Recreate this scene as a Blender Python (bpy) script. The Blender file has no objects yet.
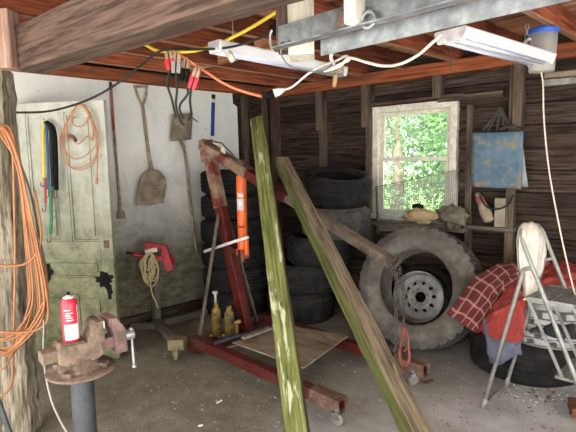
import bpy, bmesh, math, random
from mathutils import Vector, Matrix, noise
random.seed(7)
R_ = math.radians
sc = bpy.context.scene
COL = sc.collection
V = Vector
# ------------------------------------------------------------------ camera
F, H = 482.0, 1.56
PITCH = math.atan(56 / F)
YAW = math.atan(490.0 / math.hypot(F, 56))
ROLL = 0.02
fw = V((-math.sin(YAW) * math.cos(PITCH), math.cos(YAW) * math.cos(PITCH), -math.sin(PITCH)))
rt0 = V((math.cos(YAW), math.sin(YAW), 0))
up0 = rt0.cross(fw)
RT = math.cos(ROLL) * rt0 - math.sin(ROLL) * up0
UP = math.sin(ROLL) * rt0 + math.cos(ROLL) * up0
O = V((0, 0, H))
cam_data = bpy.data.cameras.new('camera')
cam = bpy.data.objects.new('camera', cam_data)
COL.objects.link(cam)
m = Matrix((RT, UP, -fw)).transposed().to_4x4()
m.translation = O
cam.matrix_world = m
cam_data.sensor_width = 36
cam_data.lens = F / 576 * 36
cam_data.clip_start = .02
sc.camera = cam

def ray(px, py):
    return fw + (px - 288) / F * RT - (py - 216) / F * UP
def hit(px, py, p0, n):
    d = ray(px, py)
    return O + d * ((p0 - O).dot(n) / d.dot(n))
def PX(px, py, x): return hit(px, py, V((x, 0, 0)), V((1, 0, 0)))
def PY(px, py, y): return hit(px, py, V((0, y, 0)), V((0, 1, 0)))
def PZ(px, py, z=0.0): return hit(px, py, V((0, 0, z)), V((0, 0, 1)))
FH = V((-math.sin(YAW), math.cos(YAW), 0))
def PD(px, py, d):
    r = ray(px, py)
    return O + r * (d / r.dot(FH))
LX = -4.277
WA = R_(4)
WO = V((LX, 3.93, 0)); WU = V((math.cos(WA), math.sin(WA), 0)); WN = V((math.sin(WA), -math.cos(WA), 0))
def PL(px, py, off=0.0): return PX(px, py, LX + off)
def PB(px, py, off=0.0): return hit(px, py, WO + WN * off, WN)
def BW(u, z, off=0.0): return WO + WU * u + WN * off + V((0, 0, z))
def BU(px, py):
    p = PB(px, py)
    return (p - WO).dot(WU), p.z

# ------------------------------------------------------------------ materials
def nt(name):
    mt = bpy.data.materials.new(name)
    mt.use_nodes = True
    t = mt.node_tree
    return mt, t, t.nodes['Principled BSDF']
def ramp(t, stops):
    r = t.nodes.new('ShaderNodeValToRGB')
    e = r.color_ramp.elements
    while len(e) < len(stops): e.new(.5)
    for i, (p, c) in enumerate(stops):
        e[i].position = p; e[i].color = (*c, 1) if len(c) == 3 else c
    return r
def coords(t, scale, rot=(0, 0, 0), kind='Object'):
    tc = t.nodes.new('ShaderNodeTexCoord'); mp = t.nodes.new('ShaderNodeMapping')
    mp.inputs['Scale'].default_value = scale; mp.inputs['Rotation'].default_value = rot
    t.links.new(tc.outputs[kind], mp.inputs[0])
    return mp
def ntex(t, mp, scale, detail=6, rough=.6, dist=0.0):
    n = t.nodes.new('ShaderNodeTexNoise')
    n.inputs['Scale'].default_value = scale; n.inputs['Detail'].default_value = detail
    n.inputs['Roughness'].default_value = rough; n.inputs['Distortion'].default_value = dist
    t.links.new(mp.outputs[0], n.inputs['Vector'])
    return n
def mixc(t, fac, a, b, mode='MIX'):
    x = t.nodes.new('ShaderNodeMix'); x.data_type = 'RGBA'; x.blend_type = mode
    for s, v in ((x.inputs[0], fac), (x.inputs[6], a), (x.inputs[7], b)):
        if hasattr(v, 'links'): t.links.new(v, s)
        elif isinstance(v, (int, float)): s.default_value = v
        else: s.default_value = (*v, 1)
    return x.outputs[2]
def bump(t, b, src, strength=.3, dist=.01):
    n = t.nodes.new('ShaderNodeBump')
    n.inputs['Strength'].default_value = strength; n.inputs['Distance'].default_value = dist
    t.links.new(src, n.inputs['Height']); t.links.new(n.outputs[0], b.inputs['Normal'])
def surf(name, c1, c2, scale=8, c3=None, s3=2.5, lo3=.5, hi3=.68, rough=.8, metal=0, stretch=(1, 1, 1), bs=.25, bd=.004, lo=.35, hi=.65, spec=None, island=0.0, speck=None, det=8):
    mt, t, b = nt(name)
    mp = coords(t, stretch)
    n = ntex(t, mp, scale, det, .65)
    r = ramp(t, [(lo, c1), (hi, c2)])
    t.links.new(n.outputs['Fac'], r.inputs[0])
    col = r.outputs[0]
    if c3 is not None:
        mp2 = coords(t, tuple(max(.35, s) if s < 1 else min(s, 3) for s in stretch))
        n2 = ntex(t, mp2, s3, 5, .6, .3)
        r2 = ramp(t, [(lo3, (0, 0, 0)), (hi3, (1, 1, 1))])
        t.links.new(n2.outputs['Fac'], r2.inputs[0])
        col = mixc(t, r2.outputs[0], col, c3)
    if speck:
        sc_, thr, cs = speck
        n3 = ntex(t, coords(t, (1, 1, 1)), sc_, 2, .5)
        r3 = ramp(t, [(thr, (0, 0, 0)), (thr + .03, (1, 1, 1))])
        t.links.new(n3.outputs['Fac'], r3.inputs[0])
        col = mixc(t, r3.outputs[0], col, cs)
    if island:
        g = t.nodes.new('ShaderNodeNewGeometry')
        hs = t.nodes.new('ShaderNodeHueSaturation')
        ma = t.nodes.new('ShaderNodeMath'); ma.operation = 'MULTIPLY_ADD'
        ma.inputs[1].default_value = island * 2; ma.inputs[2].default_value = 1 - island
        t.links.new(g.outputs['Random Per Island'], ma.inputs[0])
        t.links.new(ma.outputs[0], hs.inputs['Value']); t.links.new(col, hs.inputs['Color'])
        col = hs.outputs[0]
    t.links.new(col, b.inputs['Base Color'])
    b.inputs['Roughness'].default_value = rough; b.inputs['Metallic'].default_value = metal
    if spec is not None: b.inputs['Specular IOR Level'].default_value = spec
    if bs: bump(t, b, n.outputs['Fac'], bs, bd)
    return mt
def wood(name, c1, c2, c3=None, **k):
    a = dict(scale=5, stretch=(.5, 9, 9), bs=.6, bd=.005, rough=.9, spec=.12, lo=.38, hi=.62)
    a.update(k)
    return surf(name, c1, c2, c3=c3, **a)
M = {}
M['joist'] = wood('red_brown_joist', (.10, .028, .014), (.30, .088, .042), (.06, .022, .015), lo3=.55, hi3=.75, spec=.2)
def vary(mt, k):
    t = mt.node_tree; b = t.nodes['Principled BSDF']; l = b.inputs['Base Color'].links[0]; src = l.from_socket
    oi = t.nodes.new('ShaderNodeObjectInfo'); hs = t.nodes.new('ShaderNodeHueSaturation'); ma = t.nodes.new('ShaderNodeMath'); ma.operation = 'MULTIPLY_ADD'
    ma.inputs[1].default_value = 2 * k; ma.inputs[2].default_value = 1 - k
    t.links.new(oi.outputs['Random'], ma.inputs[0]); t.links.new(ma.outputs[0], hs.inputs['Value']); t.links.new(src, hs.inputs['Color']); t.links.new(hs.outputs[0], b.inputs['Base Color'])
vary(M['joist'], .55)
M['roofboard'] = wood('roof_board', (.36, .155, .085), (.68, .37, .21), (.13, .05, .026), island=.25, spec=.2)
M['header'] = wood('red_header', (.19, .05, .022), (.38, .12, .052), (.12, .05, .03))
M['beam'] = wood('weathered_beam', (.05, .032, .025), (.155, .104, .08), (.07, .04, .032), s3=3)
M['post'] = wood('rough_post', (.085, .07, .05), (.36, .315, .24), (.13, .125, .065), s3=3.2, lo3=.56, hi3=.72, stretch=(.8, 9, 9), bs=1.0, bd=.015)
M['stud'] = wood('grey_stud', (.06, .044, .032), (.17, .13, .097), (.035, .023, .017))
M['edge'] = wood('pale_sawn_edge', (.24, .12, .075), (.45, .26, .17))
M['siding'] = wood('dark_siding', (.018, .0115, .0088), (.076, .054, .043), (.20, .165, .135), s3=2.4, lo3=.63, hi3=.85, island=.35, stretch=(.6, 3, 12))
M['whitepost'] = wood('white_painted_wood', (.52, .48, .38), (.74, .71, .60), (.4, .33, .24), lo3=.6)
M['ledge'] = wood('grey_ledge', (.09, .075, .058), (.2, .17, .13))
M['greentimber'] = wood('mossy_green_timber', (.075, .09, .028), (.25, .265, .09), (.50, .52, .34), s3=6, lo3=.60, hi3=.66, bs=.8)
M['browntimber'] = wood('weathered_timber', (.075, .058, .038), (.25, .20, .135), (.34, .28, .2), s3=7, lo3=.6, hi3=.7, bs=.8)
M['mosswood'] = wood('moss_side', (.04, .047, .015), (.12, .125, .045))
M['ply'] = wood('worn_plywood', (.19, .15, .10), (.31, .26, .19), (.13, .10, .07), stretch=(1, 5, 5))
M['redblock'] = wood('reddish_block', (.20, .11, .08), (.40, .27, .21))
M['block'] = wood('brown_block', (.10, .045, .025), (.22, .11, .06))
M['handle'] = wood('tool_handle', (.24, .18, .115), (.48, .38, .26), stretch=(1, 1, 1), scale=14)
M['paleblock'] = surf('pale_block', (.25, .21, .15), (.38, .33, .25), 12)
M['rubber'] = surf('tyre_rubber', (.007, .007, .007), (.022, .0215, .021), 14, (.05, .045, .037), 3.5, .52, .8, rough=.85, spec=.2, bs=.3, bd=.003)
M['dustrubber'] = surf('dusty_rubber', (.085, .078, .067), (.185, .17, .147), 9, (.055, .051, .045), 3.2, .52, .78, rough=.9, bs=.35, bd=.004)
M['treadrubber'] = surf('dusty_tread', (.3, .3, .295), (.46, .46, .45), 16, (.2, .2, .2), 6, .55, .75, rough=.9)
M['rim'] = surf('white_rim', (.17, .17, .165), (.36, .36, .345), 10, (.10, .09, .075), 4, .55, .75, rough=.55, bs=.08)
M['black'] = surf('black_matte', (.008, .008, .008), (.018, .018, .018), 20, rough=.95, spec=.05, bs=.1)
M['groove'] = surf('tread_groove', (.07, .07, .07), (.14, .14, .135), 20, rough=.95, bs=0)
M['treaddark'] = surf('dark_tread', (.022, .021, .02), (.075, .07, .062), 8, (.11, .10, .085), 4, .55, .75, rough=.9, bs=.3)
M['hoistred'] = surf('hoist_red_paint', (.06, .006, .006), (.125, .012, .011), 7, (.075, .032, .022), 5, .52, .66, rough=.5, bs=.12, speck=(40, .70, (.22, .14, .10)))
M['hoistrust'] = surf('rusty_red_paint', (.15, .075, .045), (.36, .25, .175), 9, (.14, .018, .014), 5, .5, .6, rough=.75, bs=.2)
M['boomext'] = surf('brown_steel', (.10, .075, .055), (.21, .165, .13), 8, (.06, .04, .03), 4, rough=.7, bs=.15)
M['orange'] = surf('orange_paint', (.78, .13, .025), (.88, .17, .035), 8, rough=.38, bs=.03)
M['orangered'] = surf('orange_red_hook', (.16, .04, .028), (.31, .08, .055), 14, rough=.6)
M['white'] = surf('white_paint', (.74, .74, .72), (.82, .82, .80), 10, rough=.4, bs=.03)
M['steel'] = surf('dull_steel', (.33, .33, .33), (.52, .52, .51), 14, rough=.45, metal=.7, bs=.1)
M['alu'] = surf('aluminium', (.22, .22, .205), (.36, .36, .34), 14, (.17, .16, .14), 6, rough=.5, metal=.4, bs=.06)
M['galv'] = surf('galvanised_steel', (.19, .20, .21), (.36, .38, .39), 22, (.13, .135, .14), 5, rough=.45, metal=.55, bs=.1)
M['rust'] = surf('rust', (.085, .04, .027), (.19, .11, .075), 14, (.27, .22, .18), 5, rough=.85, bs=.3)
M['viserust'] = surf('vise_rust', (.085, .056, .038), (.26, .19, .14), 16, (.22, .085, .07), 6, .6, .7, rough=.85, bs=.3)
M['visejaw'] = surf('vise_jaw_paint', (.12, .065, .06), (.28, .17, .15), 9, (.08, .055, .045), 6, rough=.75, bs=.25)
M['pipe'] = surf('dark_pipe', (.025, .028, .032), (.07, .077, .087), 7, (.2, .2, .2), 9, .64, .72, rough=.6, metal=.2)
M['chain'] = surf('dark_chain', (.06, .048, .04), (.15, .125, .11), 30, rough=.6, metal=.5)
M['jack'] = surf('yellow_jack', (.2, .125, .022), (.38, .24, .05), 9, (.05, .035, .015), 18, .42, .56, rough=.6)
M['stand'] = surf('dull_green_grey_steel', (.065, .062, .048), (.14, .13, .10), 8, rough=.8)
M['casterhead'] = surf('dusty_yellow_caster', (.12, .10, .055), (.24, .20, .12), 16, rough=.85)
M['caster'] = surf('dusty_caster', (.17, .165, .14), (.3, .285, .24), 16, rough=.85)
M['redpaint'] = surf('bright_red_paint', (.27, .010, .016), (.40, .015, .024), 8, rough=.45, bs=.05)
M['redcan'] = surf('red_can', (.62, .02, .045), (.7, .03, .06), 8, rough=.3, bs=0)
M['canlabel'] = surf('label_paper', (.66, .70, .68), (.8, .82, .79), 30, (.42, .55, .55), 26, .58, .62, rough=.5, bs=0)
M['orangecord'] = surf('orange_cord', (.24, .085, .026), (.40, .165, .062), 5, rough=.5, bs=0)
M['rustcord'] = surf('copper_cord', (.40, .17, .075), (.56, .26, .13), 8, rough=.6, bs=0)
M['coralcord'] = surf('coral_cord', (.72, .20, .10), (.8, .25, .13), 8, rough=.5, bs=0)
M['yellowcord'] = surf('yellow_cord', (.72, .50, .03), (.8, .6, .06), 8, rough=.5, bs=0)
M['whitecord'] = surf('white_cord', (.7, .69, .65), (.8, .79, .76), 8, rough=.5, bs=0)
M['darkcord'] = surf('dark_cord', (.014, .014, .012), (.04, .04, .036), 8, rough=.7, spec=.2, bs=0)
M['rope'] = surf('straw_rope', (.34, .285, .15), (.52, .45, .27), 60, rough=.9, bs=.3, bd=.002)
M['twine'] = surf('pale_twine', (.50, .45, .36), (.66, .6, .5), 60, rough=.9, bs=0)
M['blue'] = surf('blue_strip', (.012, .045, .25), (.02, .07, .34), 8, rough=.35, bs=0)
M['bluecord'] = surf('blue_cord', (.02, .09, .2), (.04, .14, .28), 30, rough=.7)
M['greencord'] = surf('green_cord', (.02, .16, .09), (.05, .24, .14), 30, rough=.7)
M['whitewood'] = M['whitepost']
M['redcord'] = surf('red_cord', (.4, .05, .05), (.5, .08, .08), 30, rough=.7)
M['copper'] = surf('copper_jaw', (.45, .3, .18), (.66, .5, .36), 20, rough=.45, metal=.5, bs=0)
M['clampred'] = surf('clamp_red', (.58, .018, .035), (.66, .025, .05), 8, rough=.35, bs=0)
M['clampgrey'] = surf('clamp_grey', (.22, .21, .2), (.36, .34, .32), 12, rough=.5, bs=0)
M['bag'] = surf('faded_blue_canvas', (.06, .115, .165), (.125, .20, .26), 6, (.25, .19, .115), 12, .53, .62, rough=.85, bs=.2)
M['bagedge'] = surf('pale_canvas', (.22, .26, .28), (.36, .39, .39), 9, rough=.9)
M['strap'] = surf('olive_strap', (.022, .02, .015), (.06, .055, .042), 18, rough=.9)
M['rag'] = surf('dirty_white_cloth', (.52, .48, .40), (.78, .74, .65), 7, (.34, .28, .2), 9, .6, .75, rough=.95, bs=.3, bd=.006)
M['paper'] = surf('kraft_paper', (.38, .27, .13), (.56, .43, .25), 9, rough=.85, bs=.3)
M['dirtrag'] = surf('grey_brown_rag', (.09, .08, .06), (.2, .175, .13), 11, rough=.95, bs=.4)
M['tan'] = surf('tan_bundle', (.26, .20, .13), (.40, .32, .22), 12, (.13, .10, .07), 9, rough=.85)
M['redwrap'] = surf('red_wrap', (.22, .07, .05), (.33, .12, .09), 12, rough=.85)
M['bluelid'] = surf('blue_plastic', (.03, .12, .6), (.05, .16, .68), 8, rough=.4, bs=0)
M['cap'] = surf('black_glove', (.016, .017, .021), (.035, .036, .042), 20, rough=.9)
M['quilt'] = surf('grey_blue_lining', (.05, .055, .085), (.13, .135, .19), 10, rough=.95)
M['redcloth'] = surf('red_fabric', (.19, .018, .015), (.32, .04, .03), 10, (.38, .09, .07), 8, rough=.9, bs=.35, bd=.006)
M['winwood'] = wood('worn_white_window_paint', (.58, .54, .45), (.80, .76, .66), (.36, .29, .21), s3=6, lo3=.62, hi3=.75, stretch=(4, 4, 4))
M['wire'] = surf('grey_wire', (.26, .26, .24), (.36, .36, .33), 30, rough=.6, metal=.1, bs=0)
M['lampwhite'] = surf('white_enamel', (.80, .80, .82), (.84, .84, .86), 6, rough=.35, bs=0)
M['tube'] = surf('lamp_tube', (.60, .62, .76), (.63, .65, .80), 6, rough=.2, bs=0)
M['bark'] = surf('bark', (.09, .065, .045), (.2, .15, .11), 9, rough=.95)
M['concretedrive'] = surf('drive_concrete', (.42, .42, .41), (.52, .52, .5), 3, rough=.9)
M['lawn'] = surf('lawn_green', (.07, .14, .03), (.13, .24, .06), 4, rough=.95)
M['plainwall'] = surf('dim_inner_boards', (.16, .13, .10), (.26, .21, .17), 3, rough=.9)
M['redbar'] = surf('faded_red_handle', (.30, .06, .045), (.42, .11, .085), 8, (.3, .2, .14), 6, rough=.8)
M['shovel'] = surf('grimy_blade', (.19, .155, .105), (.36, .30, .215), 8, (.12, .095, .06), 5, rough=.8, metal=0)
M['leafbrown'] = surf('dry_leaf', (.15, .12, .08), (.27, .22, .16), 20, rough=.9)

def mat_white_wall():
    mt, t, b = nt('old_whitewash')
    n = ntex(t, coords(t, (1, 1, .45)), 5, 9, .7)
    r = ramp(t, [(.25, (.66, .66, .63)), (.45, (.82, .82, .79)), (.7, (.86, .86, .83))]); t.links.new(n.outputs['Fac'], r.inputs[0])
    # grime and painted-in shade: heavier on the lower boards, ragged edge
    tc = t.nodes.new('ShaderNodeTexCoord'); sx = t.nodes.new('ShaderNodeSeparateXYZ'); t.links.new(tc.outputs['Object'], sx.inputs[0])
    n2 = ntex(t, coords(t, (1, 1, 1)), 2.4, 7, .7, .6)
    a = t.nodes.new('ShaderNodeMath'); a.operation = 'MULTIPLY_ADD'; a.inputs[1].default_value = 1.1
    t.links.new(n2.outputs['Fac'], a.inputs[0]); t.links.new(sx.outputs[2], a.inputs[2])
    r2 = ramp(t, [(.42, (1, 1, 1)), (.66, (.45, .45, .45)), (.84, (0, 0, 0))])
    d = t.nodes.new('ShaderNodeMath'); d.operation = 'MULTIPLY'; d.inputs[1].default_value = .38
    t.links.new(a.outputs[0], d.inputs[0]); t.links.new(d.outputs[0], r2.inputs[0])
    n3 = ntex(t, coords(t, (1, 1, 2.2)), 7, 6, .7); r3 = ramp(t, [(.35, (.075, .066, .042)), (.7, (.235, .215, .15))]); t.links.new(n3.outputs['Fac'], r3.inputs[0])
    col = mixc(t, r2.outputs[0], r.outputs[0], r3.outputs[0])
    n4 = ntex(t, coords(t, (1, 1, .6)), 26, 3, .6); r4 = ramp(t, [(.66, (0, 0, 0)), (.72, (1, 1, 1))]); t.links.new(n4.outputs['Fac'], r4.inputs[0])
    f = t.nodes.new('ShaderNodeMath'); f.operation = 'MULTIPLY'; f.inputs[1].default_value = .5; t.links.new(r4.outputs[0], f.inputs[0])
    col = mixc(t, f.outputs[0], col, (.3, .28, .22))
    t.links.new(col, b.inputs['Base Color']); b.inputs['Roughness'].default_value = .9; b.inputs['Specular IOR Level'].default_value = .2
    bump(t, b, n.outputs['Fac'], .3, .006)
    return mt
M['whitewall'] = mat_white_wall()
def mat_door():
    mt, t, b = nt('peeling_door_paint')
    n = ntex(t, coords(t, (1, 1, .5)), 7, 9, .7)
    r = ramp(t, [(.3, (.36, .365, .30)), (.6, (.60, .61, .545))]); t.links.new(n.outputs['Fac'], r.inputs[0])
    tc = t.nodes.new('ShaderNodeTexCoord'); sx = t.nodes.new('ShaderNodeSeparateXYZ'); t.links.new(tc.outputs['Object'], sx.inputs[0])
    n2 = ntex(t, coords(t, (1, 1, .6)), 4, 8, .75, .5)
    a = t.nodes.new('ShaderNodeMath'); a.operation = 'MULTIPLY_ADD'; a.inputs[1].default_value = 1.5
    t.links.new(n2.outputs['Fac'], a.inputs[0]); t.links.new(sx.outputs[2], a.inputs[2])
    d = t.nodes.new('ShaderNodeMath'); d.operation = 'MULTIPLY'; d.inputs[1].default_value = .38; t.links.new(a.outputs[0], d.inputs[0])
    r2 = ramp(t, [(.52, (1, 1, 1)), (.72, (.6, .6, .6)), (.95, (0, 0, 0))]); t.links.new(d.outputs[0], r2.inputs[0])
    n3 = ntex(t, coords(t, (1, 1, 1)), 9, 6, .7); r3 = ramp(t, [(.35, (.085, .09, .04)), (.65, (.24, .245, .145))]); t.links.new(n3.outputs['Fac'], r3.inputs[0])
    col = mixc(t, r2.outputs[0], r.outputs[0], r3.outputs[0])
    t.links.new(col, b.inputs['Base Color']); b.inputs['Roughness'].default_value = .7
    bump(t, b, n.outputs['Fac'], .25, .004)
    return mt
M['door'] = mat_door()
def mat_floor():
    mt, t, b = nt('dusty_concrete')
    n = ntex(t, coords(t, (1, 1, 1)), 3.2, 10, .7, .2)
    r = ramp(t, [(.3, (.34, .35, .345)), (.5, (.51, .525, .53)), (.7, (.65, .67, .69))]); t.links.new(n.outputs['Fac'], r.inputs[0])
    n2 = ntex(t, coords(t, (1, 1, 1)), 1.1, 6, .65, .4)      # oily, dirty patches
    r2 = ramp(t, [(.5, (0, 0, 0)), (.7, (.55, .55, .55))]); t.links.new(n2.outputs['Fac'], r2.inputs[0])
    col = mixc(t, r2.outputs[0], r.outputs[0], (.25, .225, .18))
    # soil tracked in towards the far-left bay
    tc = t.nodes.new('ShaderNodeTexCoord'); sx = t.nodes.new('ShaderNodeSeparateXYZ'); t.links.new(tc.outputs['Object'], sx.inputs[0])
    a = t.nodes.new('ShaderNodeMath'); a.operation = 'MULTIPLY_ADD'; a.inputs[1].default_value = -1.0
    t.links.new(sx.outputs[0], a.inputs[0]); t.links.new(n2.outputs['Fac'], a.inputs[2])
    r3 = ramp(t, [(.48, (0, 0, 0)), (.86, (.9, .9, .9))]); dd = t.nodes.new('ShaderNodeMath'); dd.operation = 'MULTIPLY'; dd.inputs[1].default_value = .31
    t.links.new(a.outputs[0], dd.inputs[0]); t.links.new(dd.outputs[0], r3.inputs[0])
    n5 = ntex(t, coords(t, (1, 1, 1)), 8, 8, .7); r5 = ramp(t, [(.3, (.10, .09, .058)), (.7, (.24, .225, .16))]); t.links.new(n5.outputs['Fac'], r5.inputs[0])
    col = mixc(t, r3.outputs[0], col, r5.outputs[0])
    n3 = ntex(t, coords(t, (1, 1, 1)), 55, 3, .6); r4 = ramp(t, [(.62, (0, 0, 0)), (.7, (.6, .6, .6))]); t.links.new(n3.outputs['Fac'], r4.inputs[0])
    col = mixc(t, r4.outputs[0], col, (.58, .56, .53))
    n6 = ntex(t, coords(t, (1, 1, 1)), 38, 3, .6); r6 = ramp(t, [(.64, (0, 0, 0)), (.72, (.7, .7, .7))]); t.links.new(n6.outputs['Fac'], r6.inputs[0])
    col = mixc(t, r6.outputs[0], col, (.10, .085, .065))
    t.links.new(col, b.inputs['Base Color']); b.inputs['Roughness'].default_value = .92; b.inputs['Specular IOR Level'].default_value = .25
    bump(t, b, n3.outputs['Fac'], .5, .006)
    return mt
M['floor'] = mat_floor()
def mat_plaid():
    mt, t, b = nt('red_plaid')
    uv = t.nodes.new('ShaderNodeTexCoord'); sx = t.nodes.new('ShaderNodeSeparateXYZ'); t.links.new(uv.outputs['UV'], sx.inputs[0])
    def stripes(out, freq, lo, ph=0.0):
        a = t.nodes.new('ShaderNodeMath'); a.operation = 'MULTIPLY_ADD'; a.inputs[1].default_value = freq; a.inputs[2].default_value = ph; t.links.new(out, a.inputs[0])
        f = t.nodes.new('ShaderNodeMath'); f.operation = 'FRACT'; t.links.new(a.outputs[0], f.inputs[0])
        g = t.nodes.new('ShaderNodeMath'); g.operation = 'LESS_THAN'; g.inputs[1].default_value = lo; t.links.new(f.outputs[0], g.inputs[0])
        return g.outputs[0]
    base = (.17, .016, .016)
    h = t.nodes.new('ShaderNodeMath'); h.operation = 'MULTIPLY'; h.inputs[1].default_value = .6
    t.links.new(stripes(sx.outputs[0], 8.0, .42), h.inputs[0])
    col = mixc(t, h.outputs[0], base, (.075, .02, .025))
    h2 = t.nodes.new('ShaderNodeMath'); h2.operation = 'MULTIPLY'; h2.inputs[1].default_value = .6
    t.links.new(stripes(sx.outputs[1], 5.5, .42), h2.inputs[0])
    col = mixc(t, h2.outputs[0], col, (.085, .02, .025))
    for o_, f_, p_ in ((0, 8.0, .3), (1, 4.5, .3)):
        h3 = t.nodes.new('ShaderNodeMath'); h3.operation = 'MULTIPLY'; h3.inputs[1].default_value = .5
        t.links.new(stripes(sx.outputs[o_], f_, .16, p_), h3.inputs[0])
        col = mixc(t, h3.outputs[0], col, (.50, .36, .28))
    t.links.new(col, b.inputs['Base Color']); b.inputs['Roughness'].default_value = .95
    return mt
M['plaid'] = mat_plaid()
def mat_glass(name, c=(1, 1, 1), rough=0.0, mixv=.12):
    mt = bpy.data.materials.new(name); mt.use_nodes = True; t = mt.node_tree
    t.nodes.clear()
    o = t.nodes.new('ShaderNodeOutputMaterial'); mx = t.nodes.new('ShaderNodeMixShader')
    tr = t.nodes.new('ShaderNodeBsdfTransparent'); gl = t.nodes.new('ShaderNodeBsdfPrincipled')
    tr.inputs[0].default_value = (*c, 1); gl.inputs['Base Color'].default_value = (.75, .78, .76, 1); gl.inputs['Roughness'].default_value = rough
    mx.inputs[0].default_value = mixv
    t.links.new(tr.outputs[0], mx.inputs[1]); t.links.new(gl.outputs[0], mx.inputs[2]); t.links.new(mx.outputs[0], o.inputs[0])
    return mt
M['glass'] = mat_glass('dusty_window_glass', (.94, .99, .96), .15, .1)
M['jug'] = mat_glass('cloudy_plastic', (.92, .91, .87), .35, .5)
def mat_leaf(name, c):
    mt = bpy.data.materials.new(name); mt.use_nodes = True; t = mt.node_tree; t.nodes.clear()
    o = t.nodes.new('ShaderNodeOutputMaterial'); mx = t.nodes.new('ShaderNodeMixShader')
    d = t.nodes.new('ShaderNodeBsdfDiffuse'); tr = t.nodes.new('ShaderNodeBsdfTranslucent')
    g = t.nodes.new('ShaderNodeNewGeometry'); hs = t.nodes.new('ShaderNodeHueSaturation'); hs.inputs['Color'].default_value = (*c, 1)
    ma = t.nodes.new('ShaderNodeMath'); ma.operation = 'MULTIPLY_ADD'; ma.inputs[1].default_value = .9; ma.inputs[2].default_value = .55
    t.links.new(g.outputs['Random Per Island'], ma.inputs[0]); t.links.new(ma.outputs[0], hs.inputs['Value'])
    t.links.new(hs.outputs[0], d.inputs[0]); t.links.new(hs.outputs[0], tr.inputs[0]); mx.inputs[0].default_value = .5
    t.links.new(d.outputs[0], mx.inputs[1]); t.links.new(tr.outputs[0], mx.inputs[2]); t.links.new(mx.outputs[0], o.inputs[0])
    return mt
def mat_jug():
    mt = bpy.data.materials.new('milky_plastic'); mt.use_nodes = True; t = mt.node_tree; t.nodes.clear()
    o = t.nodes.new('ShaderNodeOutputMaterial'); mx = t.nodes.new('ShaderNodeMixShader'); m2 = t.nodes.new('ShaderNodeMixShader')
    tr = t.nodes.new('ShaderNodeBsdfTransparent'); tl = t.nodes.new('ShaderNodeBsdfTranslucent'); pr = t.nodes.new('ShaderNodeBsdfPrincipled')
    tl.inputs[0].default_value = (.85, .84, .78, 1); pr.inputs['Base Color'].default_value = (.82, .81, .76, 1); pr.inputs['Roughness'].default_value = .35
    mx.inputs[0].default_value = .5; m2.inputs[0].default_value = .55
    t.links.new(tl.outputs[0], mx.inputs[1]); t.links.new(pr.outputs[0], mx.inputs[2]); t.links.new(tr.outputs[0], m2.inputs[1]); t.links.new(mx.outputs[0], m2.inputs[2]); t.links.new(m2.outputs[0], o.inputs[0])
    return mt
M['jug'] = mat_jug()
M['leaf'] = mat_leaf('tree_leaf', (.13, .25, .095))
M['leaf2'] = mat_leaf('pale_tree_leaf', (.21, .31, .19))

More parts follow.
